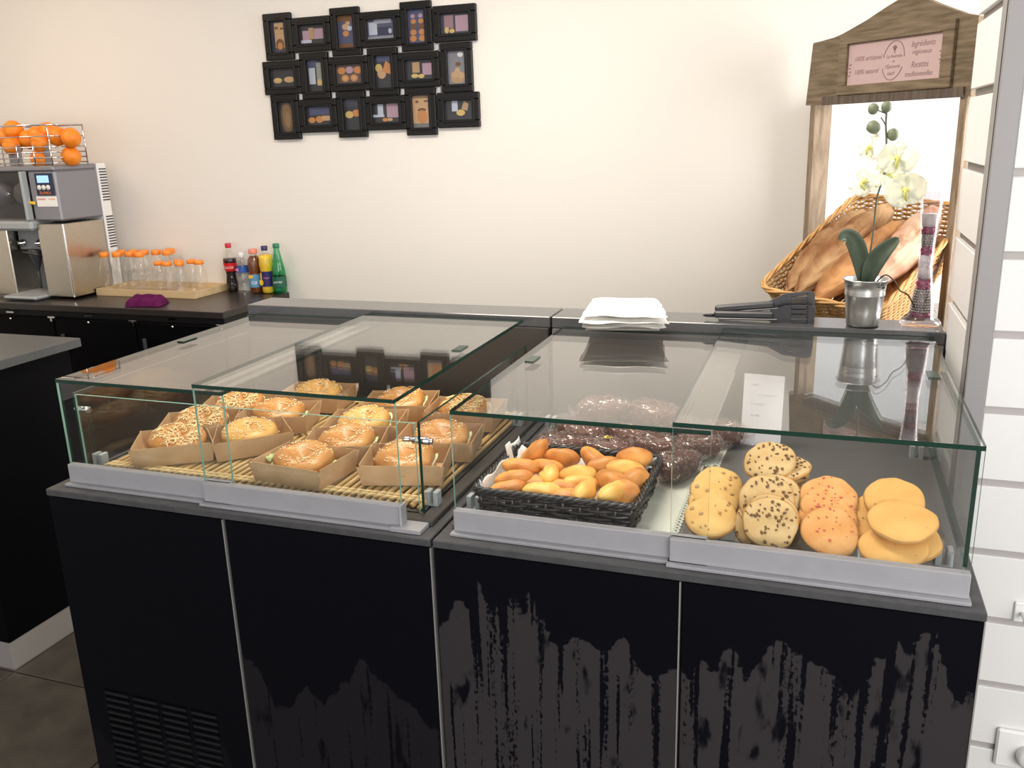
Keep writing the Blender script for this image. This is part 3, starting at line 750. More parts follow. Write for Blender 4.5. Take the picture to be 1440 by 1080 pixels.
# ------------------------------------------------------------------ wrapped dark cakes
def cake_meshes(seed):
    def sh(q, d):
        def sq(a, p): return math.copysign(abs(a) ** p, a)
        return Vector((.062 * sq(d.x, .62), .034 * sq(d.y, .62), .027 * sq(d.z, .7) + (.004 * noise.noise(q * 40) if d.z > 0 else 0)))
    a = MB().blob(1, 1, 1, 22, 14, shape=sh).mesh('loaf', K['cake'])
    def sh2(q, d):
        p = sh(q, d) * 1.07 + d * .002
        return p + d * (.006 * noise.noise(Vector((d.x * 6 + seed, d.y * 6, d.z * 6))) + .003 * noise.noise(Vector((d.x * 17, d.y * 17 + seed, d.z * 17))))
    w = MB().blob(1, 1, 1, 40, 26, shape=sh2)
    for sx in (-1, 1):
        w.grid(lambda u, v: (sx * (.064 + .022 * u), (v - .5) * (.03 + .03 * u), -.012 + .012 * sin(v * 14 + seed) * u + .010 * u), 6, 16)
    return a, w.mesh('wrapper', K['wrap'])
CK = [cake_meshes(1.3), cake_meshes(6.1)]
CD = [(1.075, .455, .942, .25, 'wrapped dark loaf cake at the left front behind the madeleine basket'),
      (1.100, .548, .944, -.35, 'wrapped dark cake second row left, wrapper corner catching the light'),
      (1.185, .462, .942, -.15, 'wrapped dark cake in the front row with an orange slice of crumb showing'),
      (1.222, .548, .944, -.5, 'wrapped dark cake in the middle beneath the gold ties'),
      (1.290, .500, .944, .1, 'wrapped dark cake just left of the sliding lid edge, second row'),
      (1.352, .400, .945, 1.2, 'wrapped dark loaf cake nearest the camera, right of the basket rim'),
      (1.372, .520, .945, .7, 'wrapped dark cake behind the nearest loaf cake at right'),
      (1.120, .655, .944, -.2, 'wrapped dark cake in the back row at far left'),
      (1.225, .665, .944, .1, 'wrapped dark cake in the back row, second from left'),
      (1.320, .640, .944, -.3, 'wrapped dark cake in the back row, second from right'),
      (1.410, .630, .946, .45, 'wrapped dark cake farthest right, in front of the white note card'),
      (1.140, .610, .992, .3, 'wrapped dark cake lying on top of the back left ones'),
      (1.262, .605, .992, -.35, 'wrapped dark cake lying on top of the pile, right of centre')]
for k, (x, y, z, rz, lab) in enumerate(CD):
    t = thing('wrapped_cake', lab, 'cake', (x, y, z + .0), (0, rnd.uniform(-.08, .08), rz), 'wrapped dark cakes')
    a, w = CK[k % 2]; place('loaf', a, t); place('wrapper', w, t)
    if k in (3, 2):
        MB().tube([(-.01, -.01, .028), (.0, .0, .034), (.01, .006, .029), (.0, -.012, .032), (-.012, .004, .03)], .002, 5).build('gold_tie', K['goldtie'], t)

# ------------------------------------------------------------------ note card at the back
nc = thing('note_card', 'white handwritten note card leaning behind the cookies', 'card', (1.508, .650, ZD), (-.10, 0, -.12))
MB().box(-.046, .046, -.0006, .0006, .0, .170).build('card_sheet', K['card'], nc)
MB().box(-.050, .050, -.012, .006, .0, .004, bev=.001).build('card_foot', K['plastic'], nc)
sc = MB()
for k, (zz, x0, L) in enumerate(((.145, -.03, .022), (.122, -.012, .042), (.100, -.028, .03), (.072, -.026, .02))):
    pts = [(x0 + L * q / 24, -.0011, zz + .0022 * sin(q * 1.9 + k) + .0012 * sin(q * 4.1)) for q in range(25)]
    sc.tube(pts, .00035, 4)
stuff(sc.build('handwriting', K['ink'], nc))

# ------------------------------------------------------------------ cookies
def cookie(mk, cmk, nchip, csize, seed, R=.049, h=.013, ox=1.0):
    def warp(p):
        k = 1 + .10 * noise.noise(Vector((p.x * 24 + seed, p.y * 24, seed))) + .03 * noise.noise(Vector((p.x * 70 + seed, p.y * 70, seed))); return Vector((p.x * k * ox, p.y * k / ox, p.z + .0034 * noise.noise(Vector((p.x * 45, p.y * 45, seed))) * (1 if p.z > 0 else 0)))
    prof = [(0, -h * .45), (R * .80, -h * .45), (R * .95, -h * .3), (R, 0), (R * .955, h * .3), (R * .82, h * .52), (R * .5, h * .66), (R * .2, h * .7), (0, h * .7)]
    m = MB().lathe(prof, 40); m.v = [tuple(warp(Vector(v))) for v in m.v]
    rr = random.Random(seed); c = MB()
    for k in range(nchip):
        a = rr.uniform(0, 6.28); r = R * .93 * math.sqrt(rr.random()); z = h * (.7 - .35 * (r / R) ** 3) + .0006
        s = csize * rr.uniform(.5, 1.3)
        p = warp(Vector((r * cos(a), r * sin(a), z)))
        c.blob(s, s * rr.uniform(.45, .9), s * .55, 7, 5, .3, 3, k, T=T4(p, rotm(rr.uniform(-.3, .3), rr.uniform(-.3, .3), rr.uniform(0, 3))))
    m.mi = [1 if k // 40 in (1, 2, 3) else 0 for k in range(len(m.f))]
    return m.mesh('biscuit', [K[mk], K['cookie_rim']]), c.mesh('inclusions', K[cmk])
CKN = [cookie('cookie_nut', 'nut', 12, .0035, 2.1), cookie('cookie_nut', 'nut', 10, .0035, 6.4)]
CKC = [cookie('cookie_chip', 'chip', 48, .0033, 3.3), cookie('cookie_chip', 'chip', 44, .0034, 9.1)]
CKP = [cookie('cookie_pink', 'pink', 22, .0022, 4.4), cookie('cookie_pink', 'pink', 18, .0026, 8.2)]
CKL = [cookie('cookie_plain', 'nut', 3, .0015, 5.5, R=.051, ox=1.06), cookie('cookie_plain', 'nut', 3, .0015, 7.3, R=.050, ox=1.04)]
def put_cookie(ms, x, y, z, e, az, lab, grp, sc=1.0):
    """e: elevation of the face normal (deg), az: its compass turn from the front"""
    t = thing('cookie', lab, 'cookie', (x, y, z), (math.radians(90 - e), 0, math.radians(az)), grp); t.scale = (sc,) * 3
    place('biscuit', ms[0], t); stuff(place('inclusions', ms[1], t)); return t
Y1, Y2, Y3, Y4 = 'yellow nut cookies', 'chocolate chip cookies', 'pink speckled cookies', 'plain golden cookies'
put_cookie(CKN[0], 1.455, .143, .946, 62, -6, 'pale yellow nut cookie in front, leftmost of the cookie row', Y1)
put_cookie(CKN[1], 1.455, .186, .957, 62, 0, 'yellow nut cookie directly behind the leftmost front cookie', Y1)
put_cookie(CKN[0], 1.457, .205, .969, 62, 8, 'yellow nut cookie second behind the leftmost front cookie', Y1)
put_cookie(CKN[1], 1.458, .224, .976, 62, 4, 'yellow nut cookie rearmost in the leftmost pile', Y1)
put_cookie(CKC[0], 1.563, .106, .966, 40, 6, 'chocolate chip cookie at the very front, facing out with many dark chips', Y2)
put_cookie(CKC[1], 1.562, .124, .963, 40, -6, 'chocolate chip cookie pressed behind the front one, rim showing at right', Y2)
put_cookie(CKC[0], 1.545, .128, .948, 30, -8, 'chocolate chip cookie low at the left behind the front chip cookie', Y2, .96)
put_cookie(CKC[1], 1.552, .158, .986, 44, 2, 'chocolate chip cookie above and behind the front chip cookies', Y2)
put_cookie(CKC[0], 1.566, .178, .984, 44, 10, 'chocolate chip cookie behind the upper one, edge showing right', Y2)
for k in range(4):
    put_cookie(CKC[k % 2], 1.566 + .004 * (-1) ** k, .275 + .004 * k, .928 + .0165 * k, 88, 30 * k, '%s chip cookie of the flat stack hidden behind the front chip cookies' % ('lowest', 'second', 'third', 'uppermost flat')[k], Y2)
put_cookie(CKC[1], 1.578, .268, 1.000, 82, 20, 'lower chip cookie poking out right under the topmost cookie', Y2, .92)
put_cookie(CKC[0], 1.582, .262, 1.013, 80, -20, 'upper chip cookie poking out right under the topmost cookie', Y2, .92)
put_cookie(CKC[1], 1.550, .252, 1.026, 58, -14, 'topmost chip cookie tilted forward on the rear stack', Y2, .98)
put_cookie(CKP[0], 1.663, .113, .956, 52, 4, 'pink speckled cookie lowest in front of its pile', Y3)
put_cookie(CKP[1], 1.658, .146, .967, 56, -4, 'pink speckled cookie second from the front of its pile', Y3)
put_cookie(CKP[0], 1.660, .166, .979, 58, 5, 'pink speckled cookie third from the front of its pile', Y3)
put_cookie(CKP[1], 1.658, .188, .991, 60, 0, 'pink speckled cookie at the top of its pile with a red bit on the rim', Y3)
put_cookie(CKL[0], 1.764, .100, .946, 66, 0, 'plain golden cookie lowest in front, at the right end of the row', Y4)
put_cookie(CKL[1], 1.795, .135, .948, 70, 6, 'darker golden cookie jutting out to the right beneath the others', Y4)
put_cookie(CKL[0], 1.742, .146, .956, 58, -10, 'plain golden cookie at the left edge beneath the two top ones', Y4)
put_cookie(CKL[1], 1.748, .176, .975, 60, -6, 'plain golden cookie second from below at the back of the right pile', Y4)
put_cookie(CKL[0], 1.777, .128, .985, 66, 4, 'plain golden cookie on top in front of the right pile', Y4, 1.02)
put_cookie(CKL[1], 1.766, .184, 1.000, 62, -4, 'plain golden cookie topmost at the back of the right pile', Y4, 1.02)
tt = thing('cookie_tray', 'clear plastic tray under the cookie piles', 'tray', (1.63, .205, ZD))
MB().box(-.222, .222, -.118, .13, 0, .002).box(.218, .221, -.118, .13, .002, .032).box(-.221, -.218, -.118, .13, .002, .02).build('tray_shell', K['plastic'], tt)

# ------------------------------------------------------------------ things on the rear shelf
ZS = 1.1745
# towel
tw = thing('folded_towel', 'folded white cotton towel lying half on the glass lid and rear shelf', 'towel', (1.155, .775, 1.1765), (0, 0, .16))
def towel_layer(z0, z1, ins, seed):
    hx, hy = .100 - ins, .125 - ins
    def fn(u, v):
        x = (u - .5) * 2 * hx; y = (v - .5) * 2 * hy
        e = 1 - max(abs(u - .5), abs(v - .5)) ** 6 * 26
        z = z1 * max(.0, min(1, e)) + z0 * (1 - max(0, min(1, e))) + .006 * noise.noise(Vector((u * 4 + seed, v * 4, seed))) * max(0, min(1, e))
        x += .010 * noise.noise(Vector((v * 2.5, seed, 1))) - .035 * (v - .5) * (u - .2); y += .016 * noise.noise(Vector((u * 2.5, seed, 7)))
        return (x, y, z)
    m = MB().grid(fn, 26, 26); m.grid(lambda u, v: ((u - .5) * 2 * hx * .97, (.5 - v) * 2 * hy * .97, z0), 4, 4)
    return m
towel_layer(.000, .013, .008, 1.2).build('fold', K['cotton'], tw)
towel_layer(.010, .026, .0, 4.7).build('fold', K['cotton'], tw)
towel_layer(.022, .043, .006, 8.1).build('fold', K['cotton'], tw)
# tongs
tg = thing('serving_tongs', 'black nylon kitchen tongs with slotted ends lying on the rear shelf', 'tongs', (1.37, .845, ZS))
for k, (dy, dz, ry, rz) in enumerate(((.0, .0115, -.02, -.01), (.05, .022, -.10, .08))):
    a = thing('x', None, None); a.name = 'arm'; a.parent = tg; a.location = (.0, dy * .3, dz); a.rotation_euler = (0, ry, rz)
    ar = MB().box(.0, .145, -.010, .010, -.006, .011, bev=.004).build('grip', K['nylon'], a)
    MB().box(.01, .155, -.0115, .0115, -.010, -.005, bev=.002).build('spring_arm', K['tongsteel'], a)
    hd = MB().prism([(.132, -.011), (.155, -.020), (.170, -.027), (.186, -.028), (.186, .028), (.170, .027), (.155, .020), (.132, .011)], -.0035, .0035)
    for q in range(5): hd.box(.184, .226, -.0035, .0035, -.028 + .01165 * q, -.028 + .01165 * q + (.0094), bev=.001)
    hd.prism([(.222, -.028), (.234, -.0275), (.240, -.022), (.241, .022), (.236, .0275), (.222, .028)], -.0035, .0035)
    hd.build('slotted_head', K['nylon'], a)
MB().tube([(.002, 0, .008), (-.02, .002, .007), (-.026, .0, .010), (-.018, -.003, .012), (.0, 0, .012)], .0025, 6).build('hanging_loop', K['nylon'], tg)

# orchid in zinc pot
po = thing('potted_orchid', 'artificial white orchid with green leaves in a small zinc pot', 'plant', (1.720, .845, ZS))
MB().lathe([(0, .001), (.036, .001), (.0375, .004), (.0405, .035), (.0445, .074), (.046, .076), (.0445, .078), (.046, .081), (.0447, .084), (.0485, .108), (.052, .110), (.0515, .1135), (.048, .112), (.043, .07), (.038, .02), (0, .02)], 40).build('pot', K['zinc'], po)
MB().blob(.046, .046, .008, 20, 8, .3, 6, 2, T=T4((0, 0, .098))).build('moss', K['moss'], po)
stem = [(0, 0, .10), (.004, 0, .16), (.008, .004, .23), (.010, .006, .30), (.022, .0, .36), (.020, -.005, .42), (.016, 0, .46), (.015, 0, .495)]
def smooth_path(P, n=6):
    P = [Vector(p) for p in P]; out = []
    for i in range(len(P) - 1):
        a = P[max(0, i - 1)]; b = P[i]; c = P[i + 1]; d = P[min(len(P) - 1, i + 2)]
        for k in range(n):
            t = k / n; out.append(.5 * ((2 * b) + (c - a) * t + (2 * a - 5 * b + 4 * c - d) * t * t + (3 * b - a - 3 * c + d) * t ** 3))
    out.append(P[-1]); return out
MB().tube(smooth_path(stem), .0022, 7).tube(smooth_path([(.017, 0, .455), (.012, 0, .467), (.004, -.002, .478)]), .0013, 5).tube(smooth_path([(.016, 0, .485), (0, 0, .492), (-.010, 0, .497)]), .0013, 5).tube(
    smooth_path([(.017, 0, .43), (.024, 0, .437), (.030, 0, .445)]), .0013, 5).build('stem', K['stem'], po)
def leafm(P, w, fold):
    P = smooth_path(P, 8); m = MB(); n = len(P) - 1
    def fn(u, v):
        f = v * n; i = min(int(f), n - 1); p = P[i].lerp(P[i + 1], f - i); t = (P[min(i + 1, n)] - P[max(i - 1, 0)]).normalized()
        sd = t.cross(Vector((0, -1, .25))).normalized(); up = sd.cross(t)
        ww = w * (sin(PI * min(1, v * .93 + .07)) ** .55) * (1 if v < .98 else .6); s = (u - .5) * 2
        return p + sd * (s * ww) + up * (fold * abs(s) * ww)
    m.grid(fn, 6, n, thick=.001); return m
leafm([(-.004, -.004, .10), (-.014, -.012, .15), (-.030, -.022, .195), (-.05, -.03, .216), (-.066, -.034, .206)], .020, .5).build('leaf', K['leaf'], po)
leafm([(.002, -.006, .10), (.012, -.012, .145), (.032, -.02, .18), (.062, -.028, .212)], .021, .5).build('leaf', K['leaf'], po)
leafm([(.0, .004, .10), (.004, .010, .14), (.012, .014, .175)], .014, .4).build('leaf', K['leaf'], po)
def flower(loc, face, roll, s):
    f = empty('flower'); f.parent = po; f.location = loc
    z = Vector(face).normalized(); x = z.orthogonal().normalized(); f.rotation_euler = (z.to_track_quat('Z', 'Y').to_euler())
    def petal(ang, L, w, lift, ph):
        m = MB()
        def fn(u, v):
            ss = (u - .5) * 2; ww = w * sin(PI * (.06 + .9 * v)) ** .7; r = .003 + L * v
            x_ = ss * ww; y_ = r * (1 - .06 * ss * ss); z_ = lift * (v ** 1.5) + .004 * noise.noise(Vector((u * 4, v * 4, ph))) - .002 * abs(ss)
            ca, sa = cos(ang), sin(ang); return (x_ * ca - y_ * sa, x_ * sa + y_ * ca, z_)
        m.grid(fn, 8, 10, thick=.0007); m.build('petal', K['petal'], f)
    for a, L, w, li in ((1.45, .040, .030, .004), (-1.45, .040, .030, .004), (0, .038, .018, .000), (2.55, .034, .016, -.002), (-2.55, .034, .016, -.002)):
        petal((a + roll), L * s, w * s, li, a + roll)
    MB().blob(.007 * s, .006 * s, .008 * s, 10, 8, .3, 4, 1, T=T4((0, 0, .006))).blob(.004 * s, .012 * s, .004 * s, 10, 8, .3, 4, 2, T=T4((.0, -.012 * s, .010), rotm(.5, 0, roll))).build('flower_core', K['petalcore'], f)
flower((.066, -.030, .318), (.1, -1, .25), .3, 1.12)
flower((.044, -.026, .388), (-.05, -1, .25), -.1, 1.05)
flower((-.018, -.012, .338), (-.6, -1, .1), .5, .95)
flower((-.012, -.004, .412), (-.7, -.8, .3), -.2, .82)
flower((.030, .006, .352), (.4, -.6, .3), .8, .8)
for k, (x, z, s) in enumerate(((-.013, .497, 1), (.014, .500, 1), (-.010, .457, 1.25), (.032, .440, 1.1))):
    MB().blob(.0115 * s, .0105 * s, .0125 * s, 12, 10, .1, 2, k, T=T4((x, 0, z), rotm(0, -.8 if k == 2 else 0, 0))).build('bud', K['bud'], po)
MB().tube(smooth_path([(.02, 0, .10), (.04, -.02, .125), (.062, -.02, .11), (.075, -.01, .088), (.095, 0, .075), (.112, .005, .045)]), .0018, 6).build('root', K['root'], po)

# vase with bead layers
va = thing('bud_vase', 'tall clear glass vase filled with silver beads and magenta gravel by the pillar', 'vase', (1.848, .868, ZS))
vp = [(0, .002), (.044, .002), (.046, .008), (.040, .016), (.030, .021), (.028, .034), (.026, .06), (.020, .10), (.0165, .14), (.0165, .19), (.019, .235), (.0235, .28), (.027, .312)]
MB().lathe(vp, 32).lathe([(r - .0022, z) for r, z in vp[4:]][::-1], 32).build('vase_glass', K['vase'], va)
layers = [('magenta', .022, .032), ('bead', .033, .088), ('magenta', .089, .112), ('gel', .113, .168), ('magenta', .169, .186), ('bead', .187, .216), ('magenta', .217, .232), ('gel', .233, .262)]
def rv(z):
    for (r0, z0), (r1, z1) in zip(vp[4:], vp[5:]):
        if z0 <= z <= z1: return r0 + (r1 - r0) * (z - z0) / (z1 - z0)
    return .028
for mk, a, b in layers:
    m = MB()
    if mk == 'bead':
        n = int((b - a) / .0056)
        for j in range(n):
            z = a + (j + .5) * (b - a) / n; R = rv(z) - .0056; q = max(8, int(2 * PI * R / .0060))
            for k in range(q):
                an = 2 * PI * (k + .5 * (j % 2)) / q; m.blob(.0031, .0031, .0031, 7, 5, T=T4((R * cos(an), R * sin(an), z)))
        m.lathe([(0, a), (rv(a) - .006, a), (rv(b) - .006, b), (0, b)], 16)
        stuff(m.build('bead_layer', K['bead'], va))
    elif mk == 'magenta':
        rr = random.Random(int(a * 1000))
        for k in range(60):
            z = rr.uniform(a, b); R = (rv(z) - .0045) * math.sqrt(rr.uniform(.4, 1)); an = rr.uniform(0, 6.28)
            m.blob(.0036, .003, .003, 6, 4, .4, 3, k, T=T4((R * cos(an), R * sin(an), z)))
        m.lathe([(0, a), (rv(a) - .006, a), (rv(b) - .006, b), (0, b)], 16)
        stuff(m.build('gravel_layer', K['magenta'], va))
    else:
        m.lathe([(0, a), (rv(a) - .0032, a)] + [(rv(a + (b - a) * t) - .0032, a + (b - a) * t) for t in (.33, .66)] + [(rv(b) - .0032, b), (0, b)], 24)
        m.build('gel_layer', K['gel'], va)
gp = [((rv(.03 + .2 * t) + .002) * cos(14 * t * 1.4), (rv(.03 + .2 * t) + .002) * sin(14 * t * 1.4), .035 + .2 * t) for t in [k / 90 for k in range(91)]]
g = MB().tube(gp, .0009, 5)
for k in range(0, 91, 5): g.blob(.0036, .0036, .0036, 8, 6, T=T4(gp[k]))
g.build('bead_garland', K['vase'], va)

# ------------------------------------------------------------------ table, bread stand and bread basket behind the display
tb = thing('rear_table', 'dark table behind the display that carries the bread stand', 'table', (1.76, 1.72, 0))
MB().box(-.46, .50, -.36, .49, .90, .93, bev=.002).build('tabletop', K['top_dark'], tb)
for sx in (-.42, .46):
    for sy in (-.32, .45): MB().box(sx - .02, sx + .02, sy - .02, sy + .02, 0, .90, bev=.002).build('leg', K['bodydark'], tb)
MB().box(-.02, .2, .10, .32, .93, 1.08, bev=.003).build('riser', K['woodv'], tb)
bs = thing('bread_stand', 'weathered wooden bread stand with an arched sign board in the corner', 'stand', (1.798, 1.915, 1.839), (0, 0, -math.radians(45.28)))
# local frame: x along the front, y to the back, z up
arch = [(-.390, -.125), (.300, -.125), (.300, .100), (.285, .103), (.25, .112), (.207, .129), (.156, .150), (.118, .167), (.085, .180), (.055, .187), (.025, .188), (-.005, .183), (-.036, .173), (-.084, .155), (-.13, .137), (-.198, .116), (-.235, .105), (-.27, .098), (-.33, .092), (-.370, .090)]
bd = MB().prism(arch, 0, .022).build('sign_board', K['wood'], bs)
tr = MB()
for (x0, x1, z0, z1) in ((-.228, .234, .068, .100), (-.228, .234, -.098, -.067), (-.228, -.192, -.067, .068), (.192, .234, -.067, .068)): tr.box(x0, x1, -.016, .0, z0, z1, bev=.002)
tr.build('sign_frame', K['wood'], bs)
MB().box(-.300, .280, -.010, .0, -.128, -.098, bev=.001).build('sill_strip', K['wooddark'], bs)
pk = MB().box(-.192, .192, -.003, 0, -.067, .067).build('sign_panel', K['pinkcard'], bs)
def sx(x, z): return frame4((x, -.0034, z), (1, 0, 0), (0, 0, 1))
for t_, x, z, sz, wd in (('100% artisanal', -.108, .016, .022, .118), ('100% naturel', -.112, -.027, .022, .104), ('Ingrédients', .113, .042, .026, .092), ('régionaux', .110, .018, .021, .076),
                        ('Recettes', .106, -.020, .028, .066), ('traditionnelles', .104, -.048, .022, .106), ('La fournée', .003, .013, .016, .064), ('de', .001, -.003, .011, .011), ("l'Épicerie", -.002, -.019, .016, .062), ('1669', -.008, -.041, .015, .030)):
    text(t_, sz, K['pinkink'], pk, sx(x, z), shear=.35, width=wd)
em = MB()
for a0, a1 in ((.15, 2.95), (3.55, 5.9)):
    em.tube([(.001 + .043 * cos(a0 + (a1 - a0) * k / 24) + .006 * sin(a0 + (a1 - a0) * k / 24), -.0036, .0 + .060 * sin(a0 + (a1 - a0) * k / 24)) for k in range(25)], .0012, 4)
for k in range(-2, 3): em.tube([(.004, -.0036, .030), (.004 + .004 * k, -.0036, .046 - .0012 * k * k)], .0016, 4)
em.blob(.003, .001, .003, 8, 6, T=T4((.004, -.0036, .025)))
em.build('oval_emblem', K['pinkink'], pk)
for k in range(5):
    em = MB()
    for sg in (-1, 1): em.blob(.005, .001, .0022, 6, 4, T=T4((sg * (.184 - .003 * (k % 2)), -.0034, -.03 + .012 * k + .006 * sg), rotm(0, .5 * sg, 0)))
    if k < 4: em.build('corner_leaf', K['pinkink'], pk)
zb = .931 - 1.839
for x0 in (-.368, .262):
    MB().box(x0, x0 + .026, .002, .086, zb, -.120, bev=.002).build('post', K['woodv'], bs)
MB().box(-.342, .262, .050, .080, -.118, -.09, bev=.002).build('cross_rail', K['woodv'], bs)
th, al, ro = math.radians(19.91), math.radians(65.12), math.radians(-9.92)
u0 = Vector((cos(th), -sin(th), 0)); n0 = Vector((sin(th), cos(th), 0)); v0 = Vector((0, 0, 1)) * cos(al) + n0 * sin(al)
BU = u0 * cos(ro) + v0 * sin(ro); BV = v0 * cos(ro) - u0 * sin(ro); BN = BU.cross(BV)
bo = Vector((1.754, 1.75, 1.248)); BSC = 1.205
BM = Matrix(((BU.x * BSC, BV.x * BSC, BN.x * BSC, bo.x), (BU.y * BSC, BV.y * BSC, BN.y * BSC, bo.y), (BU.z * BSC, BV.z * BSC, BN.z * BSC, bo.z), (0, 0, 0, 1)))
bb_ = thing('bread_basket', 'large tilted honey wicker basket full of long loaves on the bread stand', 'basket'); bb_.matrix_world = BM
wv = MB(); per = woven(wv, .172, .262, .140, .225, -.135, -.006, 20, .0030, 58, .0024, cr=.045)
stuff(wv.build('weave', K['wicker'], bb_))
rm = MB()
for ph in (0, 2.1, 4.2):
    pts = []
    for k in range(220):
        p, nn = per(k / 220, .176, .266); a = k * .32 + ph; pts.append(p + nn * (.0045 * cos(a)) + Vector((0, 0, .000 + .0045 * sin(a))))
    rm.tube(pts, .0042, 6, closed=True)
rm.build('rim', K['wicker'], bb_)
bsb = MB()
for k in range(28): bsb.tube([(-.138 + .276 * k / 27, -.22, -.135), (-.138 + .276 * k / 27, .22, -.135)], .0052, 5, flat=.6)
stuff(bsb.build('woven_base', K['wicker'], bb_))
def loaf(L, R, mk, seed):
    m = MB()
    def sh(q, d):
        y = q.y; w = 1 - .35 * abs(y / L) ** 3
        cut = 0
        s_ = (y / L * 2.6 + q.x / R * .5) % 1.0
        if d.z > .25: cut = -.16 * R * math.exp(-((s_ - .5) / .11) ** 2) + .07 * R * math.exp(-((s_ - .66) / .09) ** 2)
        hf = .05 * R * noise.noise(Vector((q.x * 55, y * 25, seed))) + .03 * R * noise.noise(Vector((q.x * 140, y * 70, seed)))
        return Vector((q.x * w, y, q.z * w * .86 + cut + hf))
    m.blob(R, L, R, 26, 60, .12, 3.0, seed, shape=sh); return m.mesh('loaf', K[mk])
LF = [(-.115, .00, -.020, .0, .02, .225, .052, 'flour', 'long floured loaf against the left edge of the bread basket'),
      (-.045, -.02, .005, .03, -.06, .235, .056, 'flour', 'broad floured loaf second from the left in the bread basket'),
      (.020, -.055, .000, .0, -.10, .215, .052, 'crust', 'browned loaf low in the middle of the bread basket, behind the pot'),
      (.104, .020, .012, .05, .04, .195, .048, 'pinkloaf', 'pale pinkish loaf lying at the right side of the bread basket'),
      (.082, -.140, -.055, .0, .1, .100, .042, 'crust', 'short brown loaf end at the bottom front of the bread basket'),
      (.125, .010, -.060, .0, .0, .190, .040, 'crust', 'brown loaf underneath the pale pinkish one at the right'),
      (-.04, .03, -.090, .0, .1, .170, .040, 'crust', 'brown loaf at the bottom beneath the floured loaves')]
for k, (x, y, z, rx, rz, L, R, mk, lab) in enumerate(LF):
    o = place('bread_loaf', loaf(L, R, mk, k * 2.3)); o.matrix_world = BM @ T4((x, y, z), rotm(rx, 0, rz)); tag(o, lab, 'bread', 'loaves in the wicker basket')

# ------------------------------------------------------------------ photo collage on the wall
pcx = [-.738, -.568, -.397, -.228, -.059, .116]; pcz = [2.095, 1.922, 1.751]
pc = thing('photo_collage', 'black multi-frame collage of eighteen food photos on the wall', 'picture', (0, 2.25, 0))
def frame_mesh(w, h):
    m = MB(); b = .029
    for (x0, x1, z0, z1) in ((-w / 2, w / 2, h / 2 - b, h / 2), (-w / 2, w / 2, -h / 2, -h / 2 + b), (-w / 2, -w / 2 + b, -h / 2 + b, h / 2 - b), (w / 2 - b, w / 2, -h / 2 + b, h / 2 - b)):
        m.box(x0, x1, -.022, -.001, z0, z1, bev=.003)
    b2 = b - .008
    for (x0, x1, z0, z1) in ((-w / 2 + b2, w / 2 - b2, h / 2 - b - .003, h / 2 - b2), (-w / 2 + b2, w / 2 - b2, -h / 2 + b2, -h / 2 + b + .003), (-w / 2 + b2, -w / 2 + b + .003, -h / 2 + b2, h / 2 - b2), (w / 2 - b - .003, w / 2 - b2, -h / 2 + b2, h / 2 - b2)):
        m.box(x0, x1, -.0255, -.020, z0, z1, bev=.0015)
    return m.mesh('picture_frame', K['frame'])
FP, FL_ = frame_mesh(.143, .196), frame_mesh(.193, .143)
D1 = (.045, .045, .052); D2 = (.07, .07, .10); OR = (.62, .27, .09); TN = (.62, .40, .22); PK = (.50, .33, .42); BL = (.09, .10, .20); WH = (.55, .60, .72); KR = (.50, .33, .18); BR = (.20, .09, .04); YL = (.70, .50, .18)
